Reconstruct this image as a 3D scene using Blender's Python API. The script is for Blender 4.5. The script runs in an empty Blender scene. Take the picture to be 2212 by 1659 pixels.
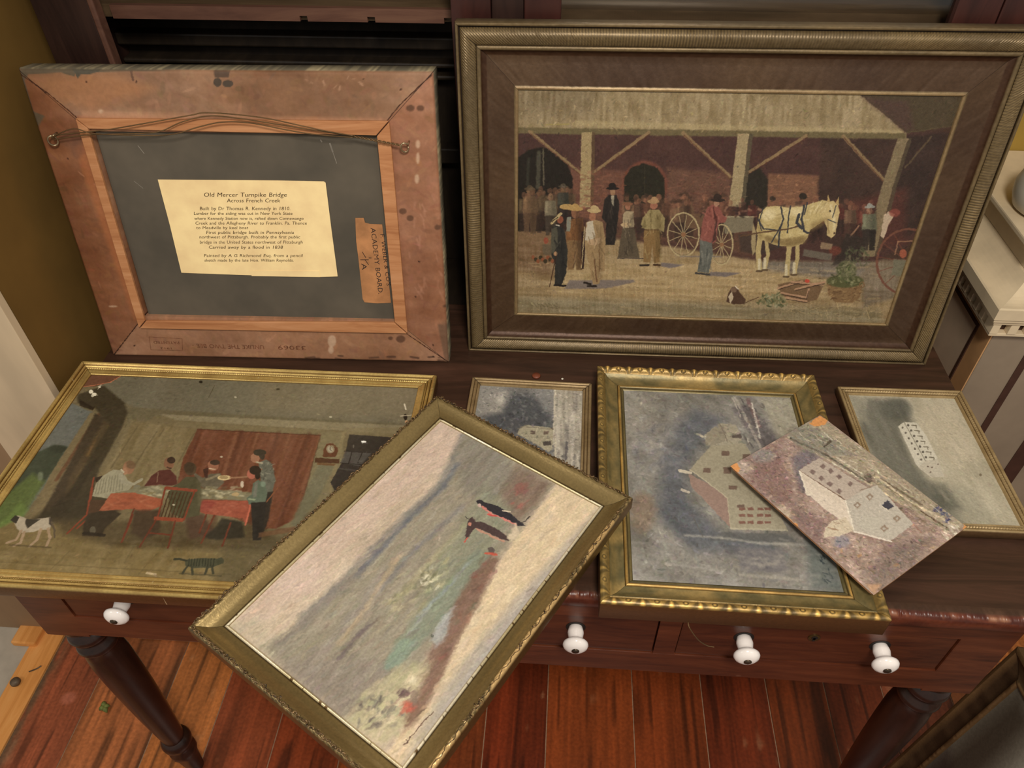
import bpy, math, random
import numpy as np
from mathutils import Vector, Matrix

S = bpy.context.scene
COL = S.collection
PI = math.pi

# ------------------------------------------------------------------ camera, light, exposure
FPX = 1635.96
cam_d = bpy.data.cameras.new('camera'); cam = bpy.data.objects.new('camera', cam_d); COL.objects.link(cam)
cam_d.sensor_width = 36.0; cam_d.lens = FPX / 2212 * 36; cam_d.clip_start = 0.02
CH = 0.92
_p, _r, _y = 0.75894, -0.012351, -0.080311
_fw = Vector((math.sin(_y)*math.cos(_p), math.cos(_y)*math.cos(_p), -math.sin(_p)))
_rt = Vector((math.cos(_y), -math.sin(_y), 0)); _up = _rt.cross(_fw)
_rt, _up = _rt*math.cos(_r)+_up*math.sin(_r), _up*math.cos(_r)-_rt*math.sin(_r)
cam.matrix_world = Matrix((( _rt.x, _up.x, -_fw.x, 0), (_rt.y, _up.y, -_fw.y, 0), (_rt.z, _up.z, -_fw.z, CH), (0, 0, 0, 1)))
S.camera = cam

S.view_settings.view_transform = 'Standard'; S.view_settings.look = 'None'
S.view_settings.exposure = 0.0; S.view_settings.gamma = 1.0; S.view_settings.use_curve_mapping = False

world = bpy.data.worlds.new('world'); S.world = world; world.use_nodes = True
bg = world.node_tree.nodes['Background']; bg.inputs[0].default_value = (1.0, 0.93, 0.84, 1); bg.inputs[1].default_value = 0.34

def area(name, loc, aim, size, power, col):
    d = bpy.data.lights.new(name, 'AREA'); d.shape = 'DISK'; d.size = size; d.energy = power; d.color = col
    o = bpy.data.objects.new(name, d); COL.objects.link(o); o.location = loc
    o.rotation_euler = (Vector(aim)-Vector(loc)).to_track_quat('-Z', 'Y').to_euler()
    return o
area('ceiling_lamp', (0.25, -0.35, 1.75), (0.0, 0.75, 0), 0.40, 31, (1.0, 0.93, 0.83))
area('doorway_lamp', (-1.7, -0.4, 1.3), (-1.0, 0.5, -0.8), 0.7, 7, (1.0, 0.94, 0.86))
area('room_lamp', (1.5, -0.9, 1.5), (0.3, 0.7, 0), 0.7, 5, (1.0, 0.94, 0.86))

# ------------------------------------------------------------------ basic helpers
def lin(c):
    c = np.asarray(c, dtype=np.float64)/255.0
    return np.where(c <= 0.04045, c/12.92, ((c+0.055)/1.055)**2.4)
def L4(c):
    l = lin(c); return (float(l[0]), float(l[1]), float(l[2]), 1.0)

def link(o, parent=None):
    COL.objects.link(o)
    if parent: o.parent = parent
    return o
def tag(o, label=None, cat=None, group=None, kind=None):
    if label: o['label'] = label
    if cat: o['category'] = cat
    if group: o['group'] = group
    if kind: o['kind'] = kind
    return o
def thing(name, label, cat, mat=None, group=None):
    o = bpy.data.objects.new(name, None); COL.objects.link(o); o.empty_display_size = 0.05
    if mat is not None: o.matrix_world = mat
    return tag(o, label, cat, group)

class MB:
    """collects simple shapes into one mesh"""
    def __init__(s): s.v = []; s.f = []
    def add(s, vs, fs):
        b = len(s.v); s.v += [tuple(v) for v in vs]; s.f += [tuple(b+i for i in f) for f in fs]; return s
    def box(s, x0, x1, y0, y1, z0, z1):
        return s.add([(x0,y0,z0),(x1,y0,z0),(x1,y1,z0),(x0,y1,z0),(x0,y0,z1),(x1,y0,z1),(x1,y1,z1),(x0,y1,z1)],
                     [(0,3,2,1),(4,5,6,7),(0,1,5,4),(1,2,6,5),(2,3,7,6),(3,0,4,7)])
    def lathe(s, prof, c=(0,0,0), axis='z', n=40):
        vs = []
        for (r, z) in prof:
            for k in range(n):
                a = 2*PI*k/n; x, y = r*math.cos(a), r*math.sin(a)
                p = {'z': (x, y, z), 'y': (x, z, y), 'x': (z, x, y)}[axis]
                vs.append((p[0]+c[0], p[1]+c[1], p[2]+c[2]))
        fs = []
        for i in range(len(prof)-1):
            for k in range(n):
                fs.append((i*n+k, i*n+(k+1) % n, (i+1)*n+(k+1) % n, (i+1)*n+k))
        fs.append(tuple(range(n))[::-1]); fs.append(tuple((len(prof)-1)*n+k for k in range(n)))
        return s.add(vs, fs)
    def tube(s, pts, r, n=8, closed=False):
        P = [Vector(p) for p in pts]; vs = []; fs = []; m = len(P)
        up = Vector((0.13, 0.3, 1)).normalized()
        for i in range(m):
            a = P[i-1] if (i > 0 or closed) else P[i]; b = P[(i+1) % m] if (i < m-1 or closed) else P[i]
            t = (b-a).normalized(); x = t.cross(up)
            if x.length < 1e-4: x = t.cross(Vector((1, 0, 0)))
            x.normalize(); y = x.cross(t); rr = r[i] if isinstance(r, (list, tuple)) else r
            for k in range(n):
                an = 2*PI*k/n; vs.append(P[i]+x*math.cos(an)*rr+y*math.sin(an)*rr)
        for i in range(m if closed else m-1):
            for k in range(n):
                j = (i+1) % m
                fs.append((i*n+k, i*n+(k+1) % n, j*n+(k+1) % n, j*n+k))
        if not closed: fs.append(tuple(range(n))[::-1]); fs.append(tuple((m-1)*n+k for k in range(n)))
        return s.add(vs, fs)
    def prism(s, poly, z0, z1):
        n = len(poly)
        return s.add([(x, y, z0) for x, y in poly]+[(x, y, z1) for x, y in poly],
                     [tuple(range(n))[::-1], tuple(range(n, 2*n))]+[(i, (i+1) % n, n+(i+1) % n, n+i) for i in range(n)])
    def build(s, name, m, parent=None, bevel=0, smooth=False, seg=2):
        me = bpy.data.meshes.new(name); me.from_pydata(s.v, [], s.f); me.update()
        o = bpy.data.objects.new(name, me); link(o, parent); me.materials.append(m)
        if bevel:
            b = o.modifiers.new('bevel', 'BEVEL'); b.width = bevel; b.segments = seg; b.limit_method = 'ANGLE'; b.angle_limit = 0.7
        if smooth:
            me.polygons.foreach_set('use_smooth', [True]*len(me.polygons))
            if smooth == 2: me.set_sharp_from_angle(angle=0.7)
        return o

def catmull(pts, n=8):
    P = [Vector(p) for p in pts]; out = []
    for i in range(len(P)-1):
        a, b, c, d = P[max(i-1, 0)], P[i], P[i+1], P[min(i+2, len(P)-1)]
        for k in range(n):
            t = k/n
            out.append(0.5*((2*b)+(-a+c)*t+(2*a-5*b+4*c-d)*t*t+(-a+3*b-3*c+d)*t**3))
    out.append(P[-1]); return out

def grid_mesh(name, X, Y, Z, m, parent=None, col=None, uv=None, smooth=True):
    """structured grid of vertices -> mesh with colour attribute and uv"""
    ny, nx = X.shape
    me = bpy.data.meshes.new(name)
    co = np.stack([X, Y, Z], -1).reshape(-1, 3).astype(np.float32)
    me.vertices.add(nx*ny); me.vertices.foreach_set('co', co.ravel())
    i = np.arange(nx*ny).reshape(ny, nx)
    q = np.stack([i[:-1, :-1], i[:-1, 1:], i[1:, 1:], i[1:, :-1]], -1).reshape(-1, 4).astype(np.int32)
    me.loops.add(q.size); me.loops.foreach_set('vertex_index', q.ravel())
    me.polygons.add(len(q)); me.polygons.foreach_set('loop_start', np.arange(0, q.size, 4, dtype=np.int32))
    me.update(calc_edges=True)
    if smooth: me.polygons.foreach_set('use_smooth', np.ones(len(q), dtype=bool))
    if col is not None:
        ca = me.color_attributes.new('paint', 'FLOAT_COLOR', 'POINT')
        c4 = np.ones((nx*ny, 4), np.float32); c4[:, :3] = col.reshape(-1, 3); ca.data.foreach_set('color', c4.ravel())
    if uv is not None:
        ul = me.uv_layers.new(name='UVMap'); ul.data.foreach_set('uv', uv.reshape(-1, 2)[q.ravel()].astype(np.float32).ravel())
    o = bpy.data.objects.new(name, me); link(o, parent); me.materials.append(m)
    return o

def rnd1(seed, n=4096):
    return np.random.default_rng(seed).random(n)
def n1(s, cell, seed):
    g = rnd1(seed); a = s/cell; i = np.floor(a).astype(int); f = a-i; f = f*f*(3-2*f)
    return g[i % 4096]*(1-f)+g[(i+1) % 4096]*f
def mix(a, b, t):
    t = np.clip(t, 0, 1)[..., None]; return np.array(a, float)*(1-t)+np.array(b, float)*t

# ------------------------------------------------------------------ materials
def nmat(name):
    m = bpy.data.materials.new(name); m.use_nodes = True; nt = m.node_tree
    return m, nt, nt.nodes['Principled BSDF']
def N(nt, t, **k):
    n = nt.nodes.new(t)
    for a, b in k.items():
        if a.startswith('i_'): n.inputs[a[2:].replace('_', ' ')].default_value = b
        else: setattr(n, a, b)
    return n
def plain(name, c, rough=0.5, metal=0.0, spec=0.5, nscale=30, namt=0.12, bump=0.0, stretch=(1,1,1), c2=None, detail=4, emit=None):
    m, nt, b = nmat(name)
    tc = N(nt, 'ShaderNodeTexCoord'); mp = N(nt, 'ShaderNodeMapping'); mp.inputs['Scale'].default_value = stretch
    no = N(nt, 'ShaderNodeTexNoise', i_Scale=nscale, i_Detail=detail, i_Roughness=0.6)
    nt.links.new(tc.outputs['Object'], mp.inputs[0]); nt.links.new(mp.outputs[0], no.inputs['Vector'])
    rp = N(nt, 'ShaderNodeValToRGB'); c = np.array(c, float)
    lo = c*(1-namt) if c2 is None else np.array(c2, float); hi = np.clip(c*(1+namt), 0, 255)
    rp.color_ramp.elements[0].color = L4(lo); rp.color_ramp.elements[1].color = L4(hi)
    rp.color_ramp.elements[0].position = 0.35; rp.color_ramp.elements[1].position = 0.65
    nt.links.new(no.outputs['Fac'], rp.inputs[0]); nt.links.new(rp.outputs[0], b.inputs['Base Color'])
    b.inputs['Roughness'].default_value = rough; b.inputs['Metallic'].default_value = metal
    b.inputs['Specular IOR Level'].default_value = spec
    if bump:
        bp = N(nt, 'ShaderNodeBump', i_Strength=bump, i_Distance=0.002)
        nt.links.new(no.outputs['Fac'], bp.inputs['Height']); nt.links.new(bp.outputs[0], b.inputs['Normal'])
    return m
def vcol(name, rough=0.5, metal=0.0, spec=0.4, bump=0.25, bscale=260, weave=0.0, noise_amt=0.0, nscale=8):
    """surface whose own colours are stored on the mesh, broken up by procedural noise"""
    m, nt, b = nmat(name)
    at = N(nt, 'ShaderNodeAttribute', attribute_name='paint')
    tc = N(nt, 'ShaderNodeTexCoord')
    no = N(nt, 'ShaderNodeTexNoise', i_Scale=bscale, i_Detail=3.0)
    nt.links.new(tc.outputs['Object'], no.inputs['Vector'])
    mr = N(nt, 'ShaderNodeMapRange'); mr.inputs['From Min'].default_value = 0.3; mr.inputs['From Max'].default_value = 0.7
    mr.inputs['To Min'].default_value = 0.88-noise_amt; mr.inputs['To Max'].default_value = 1.12+noise_amt
    nt.links.new(no.outputs['Fac'], mr.inputs['Value'])
    mx = N(nt, 'ShaderNodeVectorMath', operation='SCALE')
    nt.links.new(at.outputs['Color'], mx.inputs[0]); nt.links.new(mr.outputs[0], mx.inputs['Scale'])
    nt.links.new(mx.outputs[0], b.inputs['Base Color'])
    h = no.outputs['Fac']
    if weave:
        w1 = N(nt, 'ShaderNodeTexWave', i_Scale=weave, i_Distortion=1.5); w1.bands_direction = 'X'
        nt.links.new(tc.outputs['Object'], w1.inputs['Vector'])
        ad = N(nt, 'ShaderNodeMath', operation='ADD'); nt.links.new(w1.outputs['Fac'], ad.inputs[0]); nt.links.new(h, ad.inputs[1]); h = ad.outputs[0]
    bp = N(nt, 'ShaderNodeBump', i_Strength=bump, i_Distance=0.0006)
    nt.links.new(h, bp.inputs['Height']); nt.links.new(bp.outputs[0], b.inputs['Normal'])
    b.inputs['Roughness'].default_value = rough; b.inputs['Metallic'].default_value = metal; b.inputs['Specular IOR Level'].default_value = spec
    return m
def wood(name, dark, mid, light, scale=(14, 1.2, 14), rough=0.35, spec=0.4, wear=None, bump=0.1, nscale=3.0, coat=0.0):
    m, nt, b = nmat(name)
    tc = N(nt, 'ShaderNodeTexCoord'); mp = N(nt, 'ShaderNodeMapping'); mp.inputs['Scale'].default_value = scale
    n1 = N(nt, 'ShaderNodeTexNoise', i_Scale=nscale, i_Detail=8.0, i_Roughness=0.65, i_Distortion=0.8)
    nt.links.new(tc.outputs['Object'], mp.inputs[0]); nt.links.new(mp.outputs[0], n1.inputs['Vector'])
    rp = N(nt, 'ShaderNodeValToRGB'); e = rp.color_ramp.elements
    e[0].position = 0.3; e[0].color = L4(dark); e[1].position = 0.75; e[1].color = L4(light)
    k = e.new(0.5); k.color = L4(mid)
    nt.links.new(n1.outputs['Fac'], rp.inputs[0]); out = rp.outputs[0]
    if wear:
        n2 = N(nt, 'ShaderNodeTexNoise', i_Scale=wear[1], i_Detail=5.0); nt.links.new(tc.outputs['Object'], n2.inputs['Vector'])
        r2 = N(nt, 'ShaderNodeValToRGB'); r2.color_ramp.elements[0].position = wear[2]; r2.color_ramp.elements[1].position = wear[2]+0.06
        nt.links.new(n2.outputs['Fac'], r2.inputs[0])
        mx = N(nt, 'ShaderNodeMix', data_type='RGBA'); mx.inputs[7].default_value = L4(wear[0])
        nt.links.new(r2.outputs[0], mx.inputs[0]); nt.links.new(out, mx.inputs[6]); out = mx.outputs[2]
    nt.links.new(out, b.inputs['Base Color'])
    b.inputs['Roughness'].default_value = rough; b.inputs['Specular IOR Level'].default_value = spec; b.inputs['Coat Weight'].default_value = coat
    bp = N(nt, 'ShaderNodeBump', i_Strength=bump, i_Distance=0.001); nt.links.new(n1.outputs['Fac'], bp.inputs['Height']); nt.links.new(bp.outputs[0], b.inputs['Normal'])
    return m

M = {}
M['top'] = wood('dark_stained_top', (44,30,22), (62,42,31), (84,56,43), (1.5, 14, 14), 0.38, 0.35, wear=((112,62,40), 22, 0.72), nscale=2.5)
M['topedge'] = wood('worn_red_edge', (70,24,14), (104,42,22), (130,62,36), (2, 14, 30), 0.35, 0.4, wear=((150,105,75), 60, 0.66))
M['apron'] = wood('red_brown_apron', (60,27,16), (86,42,24), (108,57,34), (2, 10, 16), 0.33, 0.4, wear=((105,66,48), 45, 0.75))
M['drawer'] = wood('drawer_front', (56,25,15), (78,38,22), (98,51,30), (2.5, 10, 20), 0.33, 0.4)
M['leg'] = wood('turned_leg', (26,15,11), (42,24,18), (56,34,26), (8, 8, 2), 0.28, 0.5)
M['case'] = wood('dark_bookcase', (30,18,15), (44,28,23), (58,38,30), (10, 10, 1.5), 0.4, 0.35)
M['casered'] = wood('red_bookcase', (40,20,17), (56,29,24), (72,38,31), (10, 10, 1.5), 0.35, 0.4)
M['caseinside'] = wood('bookcase_inside', (22,16,11), (34,26,18), (48,38,27), (10, 3, 3), 0.55, 0.3)
M['shelf'] = wood('shelf_board', (66,52,34), (84,66,46), (104,84,60), (1.5, 10, 10), 0.5, 0.3)
M['shelfedge'] = wood('shelf_edge', (74,48,38), (92,62,49), (112,80,62), (1.5, 10, 10), 0.5, 0.3)
M['porcelain'] = plain('white_porcelain', (248,240,234), 0.12, 0, 0.6, 20, 0.02)
M['screw'] = plain('dark_screw', (78,66,54), 0.3, 0.8, 0.5)
M['brass'] = plain('tarnished_brass', (105,85,50), 0.35, 0.8)
M['darkhole'] = plain('keyhole_dark', (22,16,12), 0.6)
M['barewood'] = wood('bare_pine', (160,104,66), (184,128,86), (204,150,108), (2, 20, 20), 0.6, 0.2)
M['wire'] = plain('rusty_wire', (112,88,58), 0.45, 0.6)
M['eye'] = plain('steel_eye', (165,145,115), 0.3, 0.8)
M['paper'] = plain('aged_paper', (250,218,162), 0.85, 0, 0.15, 14, 0.05, bump=0.25)
M['ink'] = plain('brown_ink', (52,30,14), 0.8, 0, 0.1, 60, 0.3)
M['label'] = plain('brown_label', (176,124,82), 0.8, 0, 0.15, 25, 0.10)
M['blackink'] = plain('black_ink', (52,42,38), 0.8, 0, 0.1)
M['stamp'] = plain('stamp_ink', (112,72,52), 0.8, 0, 0.1, 120, 0.25)
M['slate'] = plain('slate_board', (92,84,72), 0.75, 0, 0.25, 7, 0.06, c2=(80,74,64), bump=0.1)
M['canvas'] = vcol('oil_on_canvas', 0.50, 0, 0.35, 0.5, 420, weave=260)
M['oil'] = vcol('oil_paint', 0.50, 0, 0.35, 0.45, 320)
M['varnish'] = vcol('varnished_oil', 0.32, 0, 0.40, 0.3, 200)
M['impasto'] = vcol('thick_oil_paint', 0.36, 0, 0.5, 1.0, 240)
M['backwood'] = vcol('aged_back_wood', 0.62, 0, 0.25, 0.3, 160, noise_amt=-0.05)
M['gold'] = vcol('gilt_frame', 0.30, 0.60, 0.5, 0.25, 300)
M['olivegold'] = vcol('olive_gilt', 0.40, 0.35, 0.5, 0.3, 240)
M['bronze'] = vcol('bronze_frame', 0.42, 0.35, 0.4, 0.35, 220)
M['cardback'] = plain('board_edge', (150,108,74), 0.8)
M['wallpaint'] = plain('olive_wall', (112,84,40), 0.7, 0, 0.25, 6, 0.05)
M['wallback'] = plain('olive_wall_lit', (165,135,62), 0.7, 0, 0.25, 6, 0.05)  # olive wall as lit: the light is put into a yellower, brighter colour
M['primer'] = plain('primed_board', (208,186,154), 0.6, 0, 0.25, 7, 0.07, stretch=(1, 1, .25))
M['jamb'] = plain('darker_jamb', (150,122,92), 0.6, 0, 0.25, 7, 0.07, stretch=(1, 1, .25))  # a darker beige than the primed board
M['greyfloor'] = plain('grey_floor', (176,166,150), 0.7, 0, 0.25, 9, 0.07)
M['rawwood'] = wood('raw_threshold', (200,132,66), (222,154,84), (234,172,104), (14, 1.2, 14), 0.6, 0.2, bump=0.05)
M['cream'] = plain('cream_paint', (222,202,168), 0.45, 0, 0.3, 12, 0.04)
M['taupe'] = plain('taupe_paint', (150,134,114), 0.5, 0, 0.3, 10, 0.04)
M['liftedbrown'] = plain('lightened_side_brown', (205,158,108), 0.5, 0, 0.3, 10, 0.05)  # brown lightened to make up for the shade in the narrow gap
M['liftedtaupe'] = plain('lightened_side_taupe', (205,182,154), 0.5, 0, 0.3, 10, 0.04)  # the front taupe, lightened to offset shade on the side next to the desk
M['darkbrown'] = plain('dark_brown_paint', (74,50,40), 0.5, 0, 0.3, 30, 0.08)
M['whitepot'] = plain('glazed_white', (205,196,176), 0.3, 0, 0.5, 10, 0.03)
M['leaf'] = plain('green_leaf', (98,104,52), 0.6, 0, 0.3, 60, 0.2)
M['knotdark'] = plain('grey_brown_knob', (96,82,66), 0.5, 0.2, 0.3, 60, 0.2)
M['chip'] = plain('white_chip', (235,225,205), 0.6)

def glass_mat():
    m, nt, b = nmat('old_glass'); nt.nodes.remove(b)
    g = N(nt, 'ShaderNodeBsdfGlossy'); g.inputs['Roughness'].default_value = 0.03; g.inputs['Color'].default_value = (1, 1, 1, 1)
    t = N(nt, 'ShaderNodeBsdfTransparent'); fr = N(nt, 'ShaderNodeFresnel', i_IOR=1.5); mx = N(nt, 'ShaderNodeMixShader')
    nt.links.new(fr.outputs[0], mx.inputs[0]); nt.links.new(t.outputs[0], mx.inputs[1]); nt.links.new(g.outputs[0], mx.inputs[2])
    nt.links.new(mx.outputs[0], nt.nodes['Material Output'].inputs[0]); return m
M['glass'] = glass_mat()

# ------------------------------------------------------------------ the painter: a small software canvas for the artworks
def hom(src, dst):
    A = []
    for (x, y), (u, v) in zip(src, dst):
        A.append([x, y, 1, 0, 0, 0, -u*x, -u*y, -u]); A.append([0, 0, 0, x, y, 1, -v*x, -v*y, -v])
    _, _, V = np.linalg.svd(np.array(A)); return V[-1].reshape(3, 3)
_rng = np.random.default_rng(7)
def vnoise(h, w, cells, rng, ax=1.0, ay=1.0):
    gx, gy = max(2, int(cells*ax)), max(2, int(cells*ay*h/w))
    g = rng.random((gy+2, gx+2)); y = np.linspace(0, gy, h); x = np.linspace(0, gx, w)
    yi = y.astype(int); xi = x.astype(int); fy = (y-yi)[:, None]; fx = (x-xi)[None, :]
    fy = fy*fy*(3-2*fy); fx = fx*fx*(3-2*fx)
    a = g[yi][:, xi]; b = g[yi][:, xi+1]; c = g[yi+1][:, xi]; d = g[yi+1][:, xi+1]
    return (a*(1-fx)+b*fx)*(1-fy)+(c*(1-fx)+d*fx)*fy
class Paint:
    """colours of one painting; points are given in image pixel coordinates that the corner quad maps onto the canvas"""
    def __init__(s, w, h, quad, base, seed=1):
        s.w, s.h = w, h; s.a = np.zeros((h, w, 3)); s.a[:] = base; s.rng = np.random.default_rng(seed)
        s.H = hom(quad, [(0, 0), (w, 0), (w, h), (0, h)])  # takes image pixels to canvas pixels
        q = np.array(quad, float); s.k = 0.5*(w/np.linalg.norm(q[1]-q[0])+h/np.linalg.norm(q[3]-q[0]))
        s.Hi = np.linalg.inv(s.H)
    def P(s, pts):
        p = np.array([(x, y, 1) for x, y in pts], float) @ s.H.T; return p[:, :2]/p[:, 2:3]
    def _box(s, p, m):
        x0 = max(0, int(p[:, 0].min()-m)); x1 = min(s.w, int(p[:, 0].max()+m)+2)
        y0 = max(0, int(p[:, 1].min()-m)); y1 = min(s.h, int(p[:, 1].max()+m)+2)
        if x1 <= x0 or y1 <= y0: return None
        Y, X = np.mgrid[y0:y1, x0:x1]; return x0, x1, y0, y1, X+0.5, Y+0.5
    def _put(s, b, al, c, tex=0):
        x0, x1, y0, y1 = b[:4]; t = s.a[y0:y1, x0:x1]
        c = np.array(c, float)
        if tex:
            n = s.rng.normal(0, tex, al.shape)[..., None]; c = c+n
        t += (c-t)*al[..., None]
    def poly(s, pts, c, a=1.0, soft=1.0, tex=0):
        p = s.P(pts); sf = max(1.0, soft*s.k); b = s._box(p, sf)
        if b is None: return
        X, Y = b[4], b[5]; ins = np.zeros(X.shape, bool); d = np.full(X.shape, 1e9)
        for i in range(len(p)):
            x1, y1 = p[i]; x2, y2 = p[(i+1) % len(p)]
            cond = (y1 > Y) != (y2 > Y)
            with np.errstate(divide='ignore', invalid='ignore'):
                xi = (x2-x1)*(Y-y1)/(y2-y1+1e-12)+x1
            ins ^= cond & (X < xi)
            dx, dy = x2-x1, y2-y1; t = np.clip(((X-x1)*dx+(Y-y1)*dy)/(dx*dx+dy*dy+1e-9), 0, 1)
            d = np.minimum(d, np.hypot(X-x1-t*dx, Y-y1-t*dy))
        sd = np.where(ins, d, -d); s._put(b, np.clip(0.5+sd/sf, 0, 1)*a, c, tex)
    def line(s, pts, wd, c, a=1.0, soft=0.8, tex=0):
        p = s.P(pts); r = wd*s.k/2; sf = max(0.8, soft*s.k)
        for i in range(len(p)-1):
            q = p[i:i+2]; b = s._box(q, r+sf)
            if b is None: continue
            X, Y = b[4], b[5]; (x1, y1), (x2, y2) = q; dx, dy = x2-x1, y2-y1
            t = np.clip(((X-x1)*dx+(Y-y1)*dy)/(dx*dx+dy*dy+1e-9), 0, 1)
            s._put(b, np.clip(0.5+(r-np.hypot(X-x1-t*dx, Y-y1-t*dy))/sf, 0, 1)*a, c, tex)
    def ell(s, x, y, rx, ry, c, a=1.0, soft=1.0, ang=0, ring=0, tex=0, n=22):
        ca, sa = math.cos(ang), math.sin(ang)
        pts = [(x+rx*math.cos(t)*ca-ry*math.sin(t)*sa, y+rx*math.cos(t)*sa+ry*math.sin(t)*ca) for t in np.linspace(0, 2*PI, n, endpoint=False)]
        if ring: s.line(pts+[pts[0]], ring, c, a, soft, tex)
        else: s.poly(pts, c, a, soft, tex)
    def noise(s, amt, cells, ax=1, ay=1, tint=(1, 1, 1), pts=None, soft=10):
        n = (vnoise(s.h, s.w, cells, s.rng, ax, ay)-0.5)*2*amt
        if pts is not None:
            k = Paint.__new__(Paint); k.w, k.h, k.H, k.k, k.rng = s.w, s.h, s.H, s.k, s.rng; k.a = np.zeros((s.h, s.w, 3)); k.poly(pts, (1, 1, 1), 1, soft)
            n = n*k.a[..., 0]
        s.a += n[..., None]*np.array(tint)
    def streak(s, amt, ang, cells_long, cells_cross, pts=None, soft=8):
        """noise stretched along a direction given in image pixel coordinates"""
        Y, X = np.mgrid[0:s.h, 0:s.w]; p = np.stack([X, Y, np.ones_like(X)], -1) @ s.Hi.T
        px, py = p[..., 0]/p[..., 2], p[..., 1]/p[..., 2]
        u = px*math.cos(ang)+py*math.sin(ang); v = -px*math.sin(ang)+py*math.cos(ang)
        g = s.rng.random((512, 512)); a = u/cells_long; b = v/cells_cross
        ai = np.floor(a).astype(int); bi = np.floor(b).astype(int); fa = a-ai; fb = b-bi; fa = fa*fa*(3-2*fa); fb = fb*fb*(3-2*fb)
        G = lambda i, j: g[i % 512, j % 512]
        n = (G(ai, bi)*(1-fa)+G(ai+1, bi)*fa)*(1-fb)+(G(ai, bi+1)*(1-fa)+G(ai+1, bi+1)*fa)*fb
        n = (n-0.5)*2*amt
        if pts is not None:
            k = Paint.__new__(Paint); k.w, k.h, k.H, k.k, k.rng = s.w, s.h, s.H, s.k, s.rng; k.a = np.zeros((s.h, s.w, 3)); k.poly(pts, (1, 1, 1), 1, soft)
            n = n*k.a[..., 0]
        s.a += n[..., None]
    def dabs(s, n, box, cols, ln, wd, ang=0.0, spread=0.3, a=0.6, inside=None):
        x0, y0, x1, y1 = box
        for _ in range(n):
            x = s.rng.uniform(x0, x1); y = s.rng.uniform(y0, y1)
            if inside is not None and not pin(x, y, inside): continue
            t = ang+s.rng.normal(0, spread); l = ln*s.rng.uniform(0.5, 1.3)/2; c = cols[s.rng.integers(len(cols))]
            s.line([(x-l*math.cos(t), y-l*math.sin(t)), (x+l*math.cos(t), y+l*math.sin(t))], wd*s.rng.uniform(0.6, 1.3), c, a*s.rng.uniform(0.5, 1), wd*0.7)
    def brush(s, n, ln, wd, amp, ang=None, spread=0.4, a=0.6, seed=5, tint=3):
        """short strokes that pick up the paint below and vary it, like real brush work"""
        r = np.random.default_rng(seed); xs = r.uniform(2, s.w-3, n); ys = r.uniform(2, s.h-3, n); L = ln*r.uniform(.5, 1.4, n)/2; W = wd*r.uniform(.5, 1.3, n)/2
        T = (r.uniform(0, PI, n) if ang is None else ang+r.normal(0, spread, n)); V = r.normal(0, amp, n); Tn = r.normal(0, tint, (n, 3)); Al = a*r.uniform(.4, 1, n)
        for i in range(n):
            x, y, l, w = xs[i], ys[i], L[i], W[i]; ca, sa = math.cos(T[i]), math.sin(T[i]); m = l+w+1
            x0, x1, y0, y1 = max(0, int(x-m)), min(s.w, int(x+m)+2), max(0, int(y-m)), min(s.h, int(y+m)+2)
            Y, X = np.mgrid[y0:y1, x0:x1]; u = (X-x)*ca+(Y-y)*sa; v = -(X-x)*sa+(Y-y)*ca
            al = np.clip((1.15-np.maximum(np.abs(u)/l, 0)**2-(v/w)**2)*1.6, 0, 1)*Al[i]
            c = s.a[int(y), int(x)]*(1+V[i]/110)+Tn[i]; t = s.a[y0:y1, x0:x1]; t += (c-t)*al[..., None]
    def warp(s, amp, cells, seed=3):
        r = np.random.default_rng(seed); dx = dy = 0
        for c, k in ((cells, 1.0), (cells*2.7, .6)):
            dx = dx+(vnoise(s.h, s.w, c, r)-.5)*2*amp*k; dy = dy+(vnoise(s.h, s.w, c, r)-.5)*2*amp*k
        Y, X = np.mgrid[0:s.h, 0:s.w]; x = np.clip(X+dx, 0, s.w-1.001); y = np.clip(Y+dy, 0, s.h-1.001)
        xi = x.astype(int); yi = y.astype(int); fx = (x-xi)[..., None]; fy = (y-yi)[..., None]; A = s.a
        s.a = (A[yi, xi]*(1-fx)+A[yi, xi+1]*fx)*(1-fy)+(A[yi+1, xi]*(1-fx)+A[yi+1, xi+1]*fx)*fy
    def lin(s, gain=1.0):
        return lin(np.clip(s.a, 3, 250))*gain
def pin(x, y, P):
    r = False
    for i in range(len(P)):
        x1, y1 = P[i]; x2, y2 = P[(i+1) % len(P)]
        if (y1 > y) != (y2 > y) and x < (x2-x1)*(y-y1)/(y2-y1)+x1: r = not r
    return r
def canvas_obj(name, pt, w, h, x0, y0, z, m, parent, gain=1.0, label=None, relief=0.0):
    """painted surface, lower-left corner at (x0,y0) of the parent"""
    ny, nx = pt.h, pt.w
    X, Y = np.meshgrid(np.linspace(0, w, nx)+x0, y0+h-np.linspace(0, h, ny))
    Z = np.full(X.shape, z)
    if relief:
        l = pt.a.mean(-1); Z = Z+relief*np.clip((l-120)/120, -1, 1)
    o = grid_mesh(name, X[::-1], Y[::-1], Z[::-1], m, parent, pt.lin(gain)[::-1])
    if label: o['label'] = label
    return o

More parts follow.
